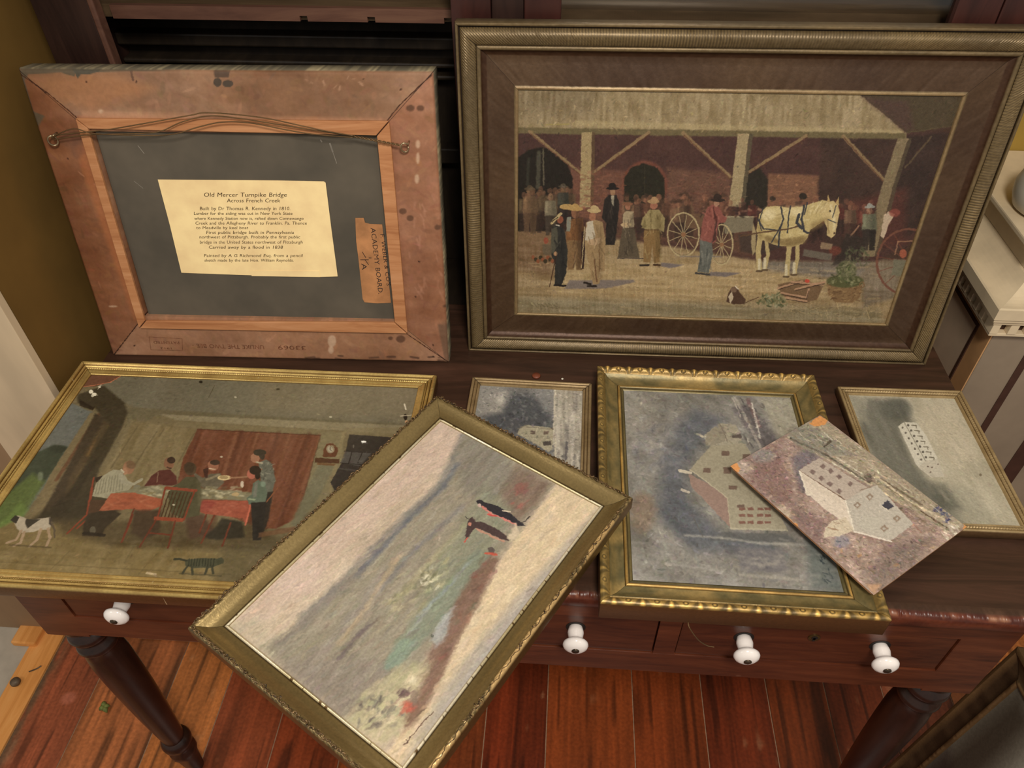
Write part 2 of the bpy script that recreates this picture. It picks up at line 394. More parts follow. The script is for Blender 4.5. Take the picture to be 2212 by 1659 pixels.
# ------------------------------------------------------------------ mitred frame mouldings
def sweep(name, w, h, prof, m, parent, colf, side=(1, 1, 1, 1), step=0.003, disp=None, org=None, z0=0.0, mitre=0.45):
    """prof: (distance inward, height) list from outside back to inside; side: inset scale bottom,right,top,left.
    colf(rail, s, d, j, Z) -> srgb array;  disp(rail, s, j) -> dz array"""
    ox, oy = (-w/2, -h/2) if org is None else org
    me_v = []; me_c = []; me_f = []; base = 0
    prof = np.array(prof, float); nj = len(prof)
    cs = [(0, 0, 1, 0), (w, 0, 0, 1), (w, h, -1, 0), (0, h, 0, -1)]
    for r in range(4):
        Lr = w if r % 2 == 0 else h; n = max(8, int(Lr/step)); t = np.linspace(0, 1, n+1)
        k = side[r]; ka = side[(r-1) % 4]; kb = side[(r+1) % 4]
        d = prof[:, 0][None, :]; z = prof[:, 1][None, :]
        s_ = (d*ka)+(Lr-d*ka-d*kb)*t[:, None]; D = d*k+0*s_; Z = z+0*s_
        if disp is not None:
            Z = Z+disp(r, s_, np.arange(nj)[None, :]+0*s_, Lr)
        x0, y0, ux, uy = cs[r]; vx, vy = -uy, ux
        X = x0+ux*s_+vx*D+ox; Y = y0+uy*s_+vy*D+oy
        cc = np.array(colf(r, s_, D, np.arange(nj)[None, :]+0*s_, Z), float); cc[0] *= mitre; cc[-1] *= mitre; col = lin(np.clip(cc, 3, 250))
        me_v.append(np.stack([X, Y, Z+z0], -1).reshape(-1, 3)); me_c.append(col.reshape(-1, 3))
        i = np.arange((n+1)*nj).reshape(n+1, nj)+base
        me_f.append(np.stack([i[:-1, :-1], i[1:, :-1], i[1:, 1:], i[:-1, 1:]], -1).reshape(-1, 4)); base += (n+1)*nj
    co = np.concatenate(me_v).astype(np.float32); q = np.concatenate(me_f).astype(np.int32); c = np.concatenate(me_c)
    me = bpy.data.meshes.new(name); me.vertices.add(len(co)); me.vertices.foreach_set('co', co.ravel())
    me.loops.add(q.size); me.loops.foreach_set('vertex_index', q.ravel())
    me.polygons.add(len(q)); me.polygons.foreach_set('loop_start', np.arange(0, q.size, 4, dtype=np.int32)); me.update(calc_edges=True)
    ca = me.color_attributes.new('paint', 'FLOAT_COLOR', 'POINT'); c4 = np.ones((len(co), 4), np.float32); c4[:, :3] = c; ca.data.foreach_set('color', c4.ravel())
    me.polygons.foreach_set('use_smooth', np.ones(len(q), dtype=bool)); me.set_sharp_from_angle(angle=0.9)
    o = bpy.data.objects.new(name, me); link(o, parent); me.materials.append(m); return o
def flat_m(cx, cy, z, a, tx=0.0, ty=0.0):
    R = Matrix.Rotation(tx, 4, 'X') @ Matrix.Rotation(ty, 4, 'Y') @ Matrix.Rotation(a, 4, 'Z')
    return Matrix.Translation((cx, cy, z)) @ R
def lean_m(x, y, a, ln, w):
    """frame standing on its bottom edge; local x along the edge, y up the face, z towards the viewer"""
    u = Vector((math.cos(a), math.sin(a), 0)); n = Vector((-math.sin(a), math.cos(a), 0)); v = n*math.sin(ln)+Vector((0, 0, 1))*math.cos(ln); k = u.cross(v)
    o = Vector((x, y, 0))+u*w/2
    return Matrix(((u.x, v.x, k.x, o.x), (u.y, v.y, k.y, o.y), (u.z, v.z, k.z, o.z), (0, 0, 0, 1)))

def text_mesh(items, name, m, parent, z=0.0, shear=0.0, thick=0.0):
    """items: (string, x, y, width, height, rotation) in the parent's plane -> one mesh"""
    V = []; F = []
    for st, x, y, wd, ht, rot in items:
        cu = bpy.data.curves.new('t', 'FONT'); cu.body = st; cu.size = 1.0; cu.shear = shear; cu.offset = thick; cu.resolution_u = 2
        cu.space_word = 1.25
        o = bpy.data.objects.new('t', cu); COL.objects.link(o)
        dg = bpy.context.evaluated_depsgraph_get(); me = bpy.data.meshes.new_from_object(o.evaluated_get(dg))
        vs = np.array([v.co[:2] for v in me.vertices]); mn = vs.min(0); mxx = vs.max(0)
        sx = wd/(mxx[0]-mn[0]); b = len(V); ca, sa = math.cos(rot), math.sin(rot)
        for p in vs:
            px = (p[0]-mn[0])*sx; py = p[1]*ht
            V.append((x+px*ca-py*sa, y+px*sa+py*ca, z))
        F += [tuple(b+i for i in f.vertices) for f in me.polygons]
        bpy.data.objects.remove(o); bpy.data.meshes.remove(me); bpy.data.curves.remove(cu)
    mb = MB(); mb.v = V; mb.f = F
    return mb.build(name, m, parent)

# ------------------------------------------------------------------ the setting
FZ = -0.88
FS = (0.92-FZ)/(0.92+0.78)
rf = random.Random(5)
def floor_planks():
    xs = [-1.165, -1.03, -0.855, -0.725, -0.58, -0.43, -0.27, -0.124, 0.011, 0.203, 0.36, 0.508, 0.64, 0.769, 0.92, 1.06, 1.2, 1.36, 1.5, 1.66, 1.8]
    xs = [x*FS for x in xs]
    V = []; F = []; C = []; rng = np.random.default_rng(3)
    tones = [(140,78,58), (158,98,66), (172,108,64), (140,72,48), (136,64,38), (146,76,40), (132,66,36), (118,50,28), (134,66,34), (130,62,32), (116,50,28), (128,60,30), (112,52,30)]  # first planks raised: light from the left is put into their tones
    for i in range(len(xs)-1):
        a, b = xs[i]+0.0012, xs[i+1]-0.0012; nx, ny = 40, 420; y0, y1 = -0.9, 1.53
        X, Y = np.meshgrid(np.linspace(a, b, nx), np.linspace(y0, y1, ny))
        t = np.array(tones[i % len(tones)], float)
        k = rng.random((4, 512)); 
        def nz(px, py, row):
            g = np.random.default_rng(100+i*7+row).random((300, 300)); ai = np.floor(px).astype(int); bi = np.floor(py).astype(int); fa = px-ai; fb = py-bi
            fa = fa*fa*(3-2*fa); fb = fb*fb*(3-2*fb); G = lambda p, q: g[p % 300, q % 300]
            return (G(ai, bi)*(1-fa)+G(ai+1, bi)*fa)*(1-fb)+(G(ai, bi+1)*(1-fa)+G(ai+1, bi+1)*fa)*fb
        wob = X+0.012*nz(Y*2.2+3, X*0+1, 5)
        gr = nz(wob*150, Y*3.0, 1)*0.5+nz(wob*420, Y*7, 2)*0.5
        bl = nz(wob*22, Y*2.2, 3)
        t = t*np.array((.97, .93, .80)); c = t[None, None, :]*(0.66+0.36*gr[..., None]+0.36*bl[..., None])
        dk = np.clip((nz(wob*90, Y*5, 4)-0.70)*7, 0, 1); c = c*(1-0.34*dk[..., None])
        wear = np.clip((nz(X*60, Y*26, 6)-0.86)*9, 0, 1)*np.clip(nz(X*12, Y*7, 7)*3-1.6, 0, 1)
        c = c+(np.array((186,140,104.))-c)*wear[..., None]*0.7
        if i == 0:
            e = np.clip(1-(X-a)/0.035, 0, 1)*np.clip(nz(X*90, Y*40, 8)*1.7, 0, 1); c = c+(np.array((96,80,60.))-c)*e[..., None]*0.9
        kn = np.clip(1.3-np.hypot((X+1.143)/.017, (Y-.725)/.014), 0, 1)*2; kn = np.clip(kn, 0, 1); c = c+(np.array((176,104,80.))-c)*kn[..., None]*.8
        V.append(np.stack([X, Y, X*0+FZ+0.0009*(gr-0.5)*0.3], -1).reshape(-1, 3)); C.append(lin(np.clip(c, 3, 250)).reshape(-1, 3))
        idx = np.arange(nx*ny).reshape(ny, nx)+sum(len(v) for v in V[:-1])
        F.append(np.stack([idx[:-1, :-1], idx[:-1, 1:], idx[1:, 1:], idx[1:, :-1]], -1).reshape(-1, 4))
    # pale filler showing in the gaps
    X, Y = np.meshgrid(np.array([xs[0], xs[-1]]), np.array([-0.9, 1.53])); n0 = sum(len(v) for v in V)
    V.append(np.stack([X, Y, X*0+FZ-0.0022], -1).reshape(-1, 3)); C.append(np.tile(lin((176,140,112)), (4, 1)))
    F.append(np.array([[0, 1, 3, 2]])+n0)
    co = np.concatenate(V).astype(np.float32); q = np.concatenate(F).astype(np.int32); c = np.concatenate(C)
    me = bpy.data.meshes.new('floor'); me.vertices.add(len(co)); me.vertices.foreach_set('co', co.ravel())
    me.loops.add(q.size); me.loops.foreach_set('vertex_index', q.ravel()); me.polygons.add(len(q)); me.polygons.foreach_set('loop_start', np.arange(0, q.size, 4, dtype=np.int32)); me.update(calc_edges=True)
    ca = me.color_attributes.new('paint', 'FLOAT_COLOR', 'POINT'); c4 = np.ones((len(co), 4), np.float32); c4[:, :3] = c; ca.data.foreach_set('color', c4.ravel())
    me.materials.append(vcol('floor_boards', 0.34, 0, 0.45, 0.25, 140, noise_amt=0.05))
    o = bpy.data.objects.new('floor', me); link(o); tag(o, 'worn red-brown varnished pine floorboards under the desk', 'floor', kind='structure')
floor_planks()
def struct(mb, name, m, label, cat, **k):
    return tag(mb.build(name, m, **k), label, cat, kind='structure')
struct(MB().box(-2.6, -1.235*FS, -0.9, 0.90, FZ-0.01, FZ), 'floor', M['greyfloor'], 'pale grey floor beyond the raw wood strip', 'floor')
struct(MB().box(-1.235*FS, -1.166*FS, -0.9, 0.90, FZ-0.01, FZ+0.004), 'trim_2', M['rawwood'], 'raw orange wood threshold strip beside the red floorboards', 'threshold', bevel=0.002)
struct(MB().box(-1.275*FS, -1.215*FS, 0.845, 0.898, FZ+0.0001, FZ+0.02), 'trim_3', M['rawwood'], 'broken raw wood block at the foot of the pale boards', 'trim', bevel=0.004)
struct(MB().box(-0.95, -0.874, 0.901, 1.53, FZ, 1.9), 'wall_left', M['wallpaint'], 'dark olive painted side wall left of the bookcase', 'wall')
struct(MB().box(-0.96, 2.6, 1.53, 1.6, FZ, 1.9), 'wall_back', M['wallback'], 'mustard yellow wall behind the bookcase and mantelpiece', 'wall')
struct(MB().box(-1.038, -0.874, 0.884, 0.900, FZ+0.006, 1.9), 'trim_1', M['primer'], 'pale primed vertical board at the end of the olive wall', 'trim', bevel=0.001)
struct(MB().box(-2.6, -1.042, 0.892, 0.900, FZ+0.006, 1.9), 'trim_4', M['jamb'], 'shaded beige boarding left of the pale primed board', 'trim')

# ------------------------------------------------------------------ the desk
DX0, DX1, DY0, DY1 = -0.832, 0.692, 0.553, 1.51
desk = thing('writing_desk', 'long dark red-brown wooden desk with white knobs and turned legs', 'desk', Matrix.Translation((-0.07, 1.03, FZ)))
def dk(mb, name, m, parent=None, **k):
    """parts given in world coordinates, stored under the desk"""
    o = mb.build(name, m, parent or desk, **k); o.matrix_parent_inverse = Matrix.Translation((0.07, -1.03, -FZ)); return o
def front_edge():
    # soft worn front edge with small dents; bare wood shows along the arris
    n = 1500; xs = np.linspace(DX0, DX1, n); prof = np.array([(0.03, -0.028), (0.002, -0.0275), (0.0, -0.024), (0.0, -0.015), (0.0002, -0.008), (0.0008, -0.005), (0.002, -0.003), (0.004, -0.0012), (0.007, -0.0003), (0.011, 0.0), (0.0202, 0.0)])
    rng = np.random.default_rng(4); d = np.abs(np.convolve(rng.normal(0, 0.0013, n), np.ones(5)/3, 'same'))
    X = np.tile(xs, (len(prof), 1)); k = np.array([0, 0, 0, .1, .3, .8, 1, 1, .5, .1, 0])[:, None]
    Y = DY0+prof[:, :1]+d[None, :]*k; Z = prof[:, 1:]-d[None, :]*k*0.6
    w = np.array([0, 0, 0, 0, 0, .15, .6, .75, .4, .15, 0])[:, None]*np.clip((n1(X+prof[:, :1]*.5, .006, 91)*.7+n1(X, .05, 92)*.6-.5)*3, 0, 1)
    base = mix((70,30,19), (104,50,30), n1(X*1.0+prof[:, 1:]*9, .03, 93)); base[-2:] = (66,45,33)
    c = base*(1-w[..., None])+np.array((190,140,104.))*w[..., None]
    return grid_mesh('front_edge', X, Y, Z, vcol('worn_edge', 0.36, 0, 0.45, 0.3, 200), desk, lin(c))
mb = MB(); mb.box(DX0, DX1, DY0+0.0202, DY1, -0.028, 0.0)
top = dk(mb, 'tabletop', M['top'])
ed = front_edge(); ed.matrix_parent_inverse = Matrix.Translation((0.07, -1.03, -FZ)); ed['label'] = 'chipped reddish front edge of the tabletop'
AX0, AX1, AY = -0.812, 0.648, 0.560
DZ0, DZ1, AZ = -0.063, -0.158, -0.215
mb = MB()
mb.box(AX0+0.0722, AX1-0.0722, AY+0.012, AY+0.03, AZ, -0.029)
for x0, x1 in ((-0.352, -0.322), (0.162, 0.193), (AX0+0.0722, AX0+0.0735), (AX1-0.0735, AX1-0.0722)):
    mb.box(x0, x1, AY, AY+0.0119, AZ, -0.029)
mb.box(AX0+0.0722, AX1-0.0722, AY-0.0003, AY+0.0118, AZ, DZ1)
mb.box(AX0+0.0722, AX1-0.0722, AY-0.0003, AY+0.0118, DZ0, -0.0285)
dk(mb, 'apron', M['apron'])
for x in (AX0+0.002, AX1-0.022):
    dk(MB().box(x, x+0.02, AY+0.074, DY1-0.08, AZ, -0.0285), 'side_apron', M['apron'])
knob_prof = [(0.0085, 0.012), (0.0115, -0.001), (0.0118, -0.004), (0.0108, -0.009), (0.0104, -0.0125), (0.011, -0.0155), (0.0155, -0.0172), (0.0182, -0.020), (0.0184, -0.023), (0.0162, -0.0268), (0.011, -0.030), (0.005, -0.0310), (0.0, -0.0312)]
def drawer(x0, x1, knobs, hole):
    d = dk(MB().box(x0+0.0015, x1-0.0015, AY+0.002, AY+0.0115, DZ1+0.0012, DZ0-0.0012), 'drawer', M['drawer'], bevel=0.0012)
    for kx in knobs:
        p = [(r if r > 0 else 0.0005, z) for r, z in knob_prof]
        k = MB().lathe(p, (kx, AY-0.004, -0.098), 'y', 40).build('knob', M['porcelain'], d, smooth=True)
        k['label'] = 'white porcelain knob'
        MB().lathe([(0.0055, -0.030), (0.0055, -0.0322), (0.003, -0.0335), (0.0008, -0.034)], (kx, AY-0.004, -0.098), 'y', 16).build('screw', M['screw'], k, smooth=True)
        r = MB().lathe([(0.0145, 0.0062), (0.0145, 0.0055)], (kx, AY-0.004, -0.098), 'y', 28).build('knob_dark_disc', M['darkhole'], d)  # flat dark disc on the drawer face behind the knob
    if hole:
        e = MB().lathe([(0.0085, 0.0), (0.0085, -0.0015), (0.006, -0.002)], (hole, AY+0.002, -0.086), 'y', 20).build('keyhole', M['brass'], d)
        MB().lathe([(0.0045, -0.0018), (0.0045, -0.0024)], (hole, AY+0.002, -0.084), 'y', 14).add(
            *box_vf(hole-0.0018, hole+0.0018, AY-0.0004, AY+0.0002, -0.093, -0.084)).build('keyhole_slot', M['darkhole'], e)
def box_vf(x0, x1, y0, y1, z0, z1):
    m = MB().box(x0, x1, y0, y1, z0, z1); return m.v, m.f
drawer(AX0+0.0735, -0.352, (-0.636, -0.455), -0.545)
drawer(-0.322, 0.162, (-0.205, 0.0436), -0.080)
drawer(0.193, AX1-0.0735, (0.285, 0.476), 0.381)
leg_prof = [(0.024, -0.212), (0.031, -0.218), (0.034, -0.226), (0.033, -0.234), (0.026, -0.240), (0.0255, -0.247), (0.033, -0.254), (0.0355, -0.263), (0.033, -0.272),
            (0.0265, -0.278), (0.027, -0.285), (0.033, -0.292), (0.035, -0.300), (0.032, -0.308), (0.029, -0.314), (0.0325, -0.33), (0.0345, -0.36), (0.034, -0.42), (0.032, -0.50), (0.029, -0.58), (0.0255, -0.65), (0.0225, -0.705),
            (0.022, -0.716), (0.028, -0.722), (0.031, -0.733), (0.030, -0.745), (0.025, -0.753), (0.0235, -0.762), (0.028, -0.772), (0.0285, -0.785), (0.024, -0.80), (0.021, -0.83), (0.0165, FZ+0.001), (0.015, FZ)]
for lx in (AX0+0.0362, AX1-0.0362):
    for ly in (AY+0.0358, DY1-0.045):
        mb = MB().box(lx-0.0358, lx+0.0358, ly-0.0358, ly+0.0358, -0.222, -0.0288)
        mb.lathe(leg_prof, (lx, ly, 0), 'z', 48)
        lo = dk(mb, 'leg', M['apron'], smooth=2); lo.data.materials.append(M['leg'])
        for f in lo.data.polygons:
            if f.center.z < -0.2225 or len(lo.data.vertices) and f.center.z < -0.2205 and f.area < 0.003: f.material_index = 1

# ------------------------------------------------------------------ the bookcase standing on the desk
CY = 1.168
case = thing('bookcase', 'dark wooden bookcase standing on the back of the desk', 'bookcase', Matrix.Translation((-0.07, 1.34, 0.0005)))
def cs(mb, name, m, parent=None, **k):
    o = mb.build(name, m, parent or case, **k); o.matrix_parent_inverse = Matrix.Translation((0.07, -1.34, -0.0005)); return o
mb = MB()
mb.box(-0.815, -0.775, CY+0.012, 1.50, 0.001, 1.05); mb.box(0.640, 0.675, CY+0.012, 1.50, 0.001, 1.05)
mb.box(-0.118, -0.070, CY+0.008, 1.48, 0.001, 1.05)
mb.box(-0.775, 0.640, 1.485, 1.50, 0.001, 1.05); mb.box(-0.815, 0.675, CY+0.012, 1.50, 1.05, 1.08)
cs(mb, 'carcass', M['case'], bevel=0.0015)
cs(MB().box(-0.775, 0.640, CY+0.02, 1.485, 0.001, 0.02), 'bottom_board', M['caseinside'])
cs(MB().box(-0.8145, -0.726, CY, CY+0.0119, 0.001, 1.05), 'stile', M['case'], bevel=0.001)
st = cs(MB().box(-0.7258, -0.716, CY-0.002, CY+0.02, 0.001, 1.05), 'edge_strip', M['shelfedge'], bevel=0.003, seg=3); st['label'] = 'lighter worn strip along the left opening'
cs(MB().box(-0.177, -0.1185, CY, CY+0.02, 0.001, 1.05), 'stile', M['casered'], bevel=0.0015)
# right hand glazed door
door = cs(MB().box(-0.0695, -0.016, CY-0.001, CY+0.02, 0.02, 1.04).box(0.534, 0.594, CY-0.001, CY+0.02, 0.02, 1.04).box(-0.0158, 0.5338, CY, CY+0.02, 0.02, 0.07).box(-0.0158, 0.5338, CY, CY+0.02, 0.98, 1.04), 'door', M['casered'], bevel=0.002)
g = MB().box(-0.016, 0.534, CY+0.009, CY+0.012, 0.07, 0.98).build('glass', M['glass'], door)
cs(MB().box(0.596, 0.674, CY, CY+0.0119, 0.001, 1.05), 'stile', M['casered'], bevel=0.0015)
# shelves
mb = MB().box(-0.774, -0.119, CY+0.055, 1.484, 0.522, 0.541)
sh = cs(mb, 'shelf', M['shelf'])
V = [(-0.725, CY+0.046, 0.5405)]
mb = MB(); xs = [-0.72, -0.548+0.128, -0.548+0.140, -0.427+0.113, -0.427+0.125, -0.20+0.005, -0.20+0.017, -0.119]
for i in range(len(xs)-1):
    notch = i % 2 == 1
    mb.box(xs[i]+0.00001, xs[i+1], CY+0.045, CY+0.0548, 0.5225+(0.008 if notch else 0), 0.5425)
lip = mb.build('shelf_lip', M['shelfedge'], sh); lip['label'] = 'reddish notched front edge of the shelf'
cs(MB().box(-0.0695, 0.639, CY+0.06, 1.484, 0.522, 0.541), 'shelf', M['shelf'])
# mouldings on the dark back panel below the shelf
for z, hh in ((0.455, 0.02), (0.425, 0.008), (0.405, 0.008), (0.25, 0.03)):
    cs(MB().box(-0.774, -0.119, CY+0.12, CY+0.15, z, z+hh), 'rail_moulding', M['caseinside'], bevel=0.003)
cs(MB().box(-0.774, -0.119, CY+0.1505, CY+0.16, 0.021, 0.521), 'inner_panel', M['caseinside'])

# ------------------------------------------------------------------ the mantelpiece on the right
mant = thing('mantelpiece', 'cream and taupe mantelpiece with dentil moulding right of the desk', 'mantelpiece', Matrix.Translation((1.3, 1.32, FZ)))
def mt(mb, name, m, parent=None, **k):
    o = mb.build(name, m, parent or mant, **k); o.matrix_parent_inverse = Matrix.Translation((-1.3, -1.32, -FZ)); return o
MXR = 2.3
mt(MB().box(0.80, MXR, 1.135, 1.529, FZ, 0.036), 'body', M['taupe'], bevel=0.002)
mt(MB().box(0.7975, 0.7999, 1.136, 1.528, FZ, 0.0355), 'side_panel', M['liftedbrown'])
mt(MB().box(0.7962, 0.7974, 1.188, 1.5, FZ+0.1, -0.0035), 'panel_field', M['liftedtaupe'])
p = mt(MB().box(0.795, 0.7974, 1.180, 1.187, FZ+0.1, 0.004).box(0.795, 0.7974, 1.188, 1.5, -0.003, 0.004), 'panel_moulding', M['darkbrown'])
for x0 in (0.874, 0.975, 1.09, 1.20, 1.31, 1.42):
    mt(MB().box(x0, x0+(0.014 if x0 < 0.9 else 0.033), 1.1335, 1.1349, FZ+0.1, -0.02 if x0 < 0.9 else -0.03), 'flute', M['darkbrown'])
# dentil course
mt(MB().box(0.790, MXR, 1.128, 1.529, 0.0365, 0.060), 'dentil_ground', M['darkbrown'])
nd = 0; mb = MB()
for k in range(14):
    y = 1.132+k*0.028
    mb.box(0.776, 0.7899, y-0.006 if k else 1.1135, y+0.008, 0.0365, 0.0600)
for k in range(1, 40):
    x = 0.776+k*0.031
    mb.box(x, x+0.015, 1.1135, 1.1279, 0.0365, 0.0600)
mb.box(0.772, MXR, 1.110, 1.529, 0.0602, 0.070); mb.box(0.778, MXR, 1.1160, 1.529, 0.030, 0.0363)
mt(mb, 'dentil_course', M['cream'], bevel=0.0008)
# cornice with cove, swept round the corner
def cornice(prof, m, name):
    V = []; F = []
    for (d, z) in prof:
        V += [(0.762+d, 1.529, z), (0.762+d, 1.10+d, z), (MXR, 1.10+d, z)]
    for j in range(len(prof)-1):
        for i in range(2): F.append((j*3+i, j*3+i+1, (j+1)*3+i+1, (j+1)*3+i))
    return mt(MB().add(V, F), name, m)
cornice([(0.0105, 0.0701), (0.004, 0.0701), (0.004, 0.076), (0.0, 0.078), (0.0, 0.100), (0.003, 0.102)]+[(0.003+0.055*(t/8), 0.102+0.028*(t/8)**2.2) for t in range(1, 9)]+[(0.062, 0.131)], M['cream'], 'cornice')
mt(MB().box(0.8235, MXR, 1.1615, 1.529, 0.1305, 0.177), 'frieze_block', M['cream'], bevel=0.002)
mt(MB().box(0.803, MXR, 1.150, 1.529, 0.1771, 0.189), 'mantel_top', M['cream'], bevel=0.003)
jar = tag(MB().lathe([(0.001, 0.1896), (0.056, 0.1897), (0.066, 0.196), (0.073, 0.215), (0.075, 0.235), (0.068, 0.262), (0.050, 0.278), (0.040, 0.283), (0.038, 0.292), (0.042, 0.297), (0.034, 0.297)], (0.885, 1.285, 0), 'z', 48).build('jar', M['whitepot'], smooth=True),
          'off-white glazed round jar on top of the mantelpiece', 'jar')

# ------------------------------------------------------------------ small bits on floor and desk
def leaf_bit():
    mb = MB(); rng = np.random.default_rng(2); cx, cy = -0.984*FS, 0.668*FS
    for k in range(4):
        a = k*1.7+0.4; r = 0.012+0.004*(k % 2); pts = []
        for t in np.linspace(0, 1, 7):
            pts.append((cx+math.cos(a)*r*t, cy+math.sin(a)*r*t, FZ+0.003+0.005*math.sin(t*3)))
        mb.tube(pts, [0.002, 0.005, 0.0065, 0.0065, 0.005, 0.003, 0.001], 8)
    return mb.build('leaf', M['leaf'], smooth=True)
tag(leaf_bit(), 'small crumpled green leaf on the floorboards left of the desk leg', 'leaf')
tag(MB().lathe([(0.004, FZ+0.0045), (0.009, FZ+0.006), (0.0115, FZ+0.011), (0.011, FZ+0.017), (0.006, FZ+0.021), (0.001, FZ+0.022)], (-1.213*FS, 0.708*FS, 0), 'z', 24).build('pebble', M['knotdark'], smooth=True),
    'small round grey-brown pebble on the raw wood strip', 'pebble')
tag(MB().tube(catmull([(-1.27, 0.78, FZ+0.006), (-1.255, 0.788, FZ+0.0065), (-1.247, 0.797, FZ+0.006)], 5), 0.0016, 6).build('twig', M['knotdark']), 'tiny dry twig on the raw wood strip', 'twig')
tag(MB().lathe([(0.0005, 0.0003), (0.0022, 0.0005), (0.002, 0.0012), (0.0005, 0.0016)], (0.0105, 0.985, 0), 'z', 9).build('plaster_chip', M['chip'], smooth=True), 'tiny white chip on the desktop behind the small frame', 'chip')
w_ = plain('bare_wood_spot', (112, 58, 36), 0.5)
tag(MB().lathe([(0.0005, 0.0003), (0.008, 0.0004), (0.007, 0.0025), (0.0005, 0.003)], (-0.036, 0.990, 0), 'z', 14).build('wood_fragment', w_, smooth=True), 'orange-brown wood fragment on the desktop behind the small frame', 'wood fragment')

# ================================================================== THE ARTWORKS
# ---- 1. frame seen from behind, leaning on the bookcase (left)
AW, AH = 0.6252, 0.499
fa = thing('picture_frame', 'framed picture turned backwards, bare wood back and handwritten note showing', 'picture', lean_m(-0.8207, 0.996, 0.031, 0.1876, AW))
QA = [(35, 148), (934, 152), (972, 785), (243, 768)]
pa = Paint(800, 640, QA, (150, 106, 77), 11)
pa.poly([(35,148),(160,250),(830,262),(935,150)], (144,108,82)); pa.poly([(35,148),(160,250),(318,670),(243,768)], (138,92,64))
pa.poly([(935,150),(830,262),(853,690),(972,785)], (146,100,74)); pa.poly([(243,768),(318,670),(853,690),(972,785)], (158,116,88))
pa.noise(17, 5); pa.noise(9, 16, tint=(1, .8, .6)); pa.brush(2600, 26, 9, 9, None, .5, .45); pa.noise(4, 60); pa.noise(7, 8, 1, 6)
pa.poly([(60,165),(240,160),(330,190),(200,240),(120,215)], (178,122,80), 0.5, 25)
pa.poly([(180,300),(225,420),(300,660),(290,690),(215,480),(160,320)], (190,112,64), 0.4, 12)
pa.poly([(175,240),(820,255),(815,272),(170,262)], (196,146,112), 0.5, 8)
pa.poly([(40,150),(420,150),(160,158),(158,165),(130,157),(60,160),(52,175),(70,240),(78,275),(66,262)], (94,84,68), 0.9, 2)
pa.poly([(150,150),(212,150),(210,156),(190,160),(172,160),(165,170),(160,158)], (84,78,66), 1, 1.5)
pa.poly([(70,240),(95,250),(80,275),(68,262)], (92,78,60), 1, 2)
pa.poly([(457,152),(492,153),(490,166),(460,166)], (76,62,52), .8, 2); pa.ell(466,177,9,10,(74,64,54),.95); pa.ell(488,180,12,8,(74,64,54),.95)
pa.line([(280,155),(284,172)],5,(96,70,56),.8); pa.ell(291,176,2,3,(80,54,40))
for l in ([(42,160),(100,200),(160,250),(190,284)], [(928,160),(860,225),(812,286)], [(243,768),(318,670)], [(966,780),(880,722),(853,690)]): pa.line(l, 2.2, (62,34,22), .95, .8)
for x, y, rx, ry in ((150,300,26,18),(165,320,14,22)): pa.ell(x,y,rx,ry,(112,78,62),.45,8)
pa.dabs(22, (95,290,240,700), [(120,70,48),(196,140,110)], 14, 3, 1.2, .5, .5)
for x, y, r in ((883,232,9),(905,232,8),(868,455,8),(884,470,8),(944,490,7),(960,661,4),(865,732,10),(843,730,5)): pa.ell(x,y,r,r*.8,(88,60,44),.8,3)
for x, y in ((781,169),(862,192),(904,564),(897,640),(96,200),(184,177),(145,342),(290,745),(936,745),(936,770)): pa.ell(x,y,2,2,(60,36,26),.9)
for x, y, rx, ry in ((215,240,5,4),(900,310,5,9),(900,340,4,12),(898,385,5,10),(716,736,9,13),(714,755,6,8),(243,660,9,2),(98,352,5,12)): pa.ell(x,y,rx,ry,(206,176,148),.7,4)
pa.dabs(26, (880,400,960,640), [(196,146,122)], 16, 4, 1.3, .4, .35)
pa.poly([(700,775),(960,782),(965,788),(690,780)], (70,48,38), .6, 4); pa.dabs(30, (560,768,960,786), [(60,42,34)], 16, 5, .03, .1, .7)
pa.poly([(945,700),(968,700),(972,785),(962,780)], (96,76,60), .6, 5)
pa.dabs(10, (655,165,780,190), [(200,160,130)], 8, 3, .5, 1, .5)
def cA(r, s, d, j, Z):
    X = [s, AW-d, AW-s, d][r]; Y = [d, s, AH-d, AH-s][r]
    ix = np.clip((X/AW*799).astype(int), 0, 799); iy = np.clip(((1-Y/AH)*639).astype(int), 0, 639)
    c = pa.a[iy, ix].copy()
    gold = mix((112,104,86), (190,174,136), (n1(s, .004, 31+r)*.6+n1(s, .03, 35+r)*.5-0.35)*1.6)
    k = (j <= 2); c[k] = gold[k]
    return c
profA = [(0.004, -0.045), (0.0, -0.040), (0.0, -0.006), (0.0018, -0.0015), (0.004, 0.0), (0.02, 0.0005), (0.045, 0.0003), (0.0705, 0.0), (0.093, -0.002), (0.093, -0.012)]
# finer columns so that the stains keep their shape
pf = profA[:5]+[(0.004+0.0015*k, 0.0003) for k in range(1, 59)]+[(0.093, -0.012)]
sweep('frame_back', AW, AH, pf, M['backwood'], fa, cA, side=(.93, 1, 1.0, .905), step=0.0015, org=(-AW/2, 0))
def strip(pts, z0=0.0006, z1=0.0066):
    o = MB().prism([(x-AW/2, y) for x, y in pts], z0, z1).build('retaining_strip', M['barewood'], fa, bevel=0.0012); return o
strip([(0.071,0.0625),(0.553,0.0625),(0.5325,0.084),(0.0862,0.078),]); strip([(0.5545,0.0635),(0.5545,0.4275),(0.5335,0.406),(0.5335,0.085)])
strip([(0.5535,0.4285),(0.070,0.4285),(0.0862,0.4130),(0.5325,0.407)]); strip([(0.0695,0.4275),(0.0695,0.0635),(0.0845,0.078),(0.0845,0.414)])
MB().box(0.088-AW/2, 0.537-AW/2, 0.08, 0.412, -0.012, -0.006).build('backing_board', M['slate'], fa)
bx = -AW/2
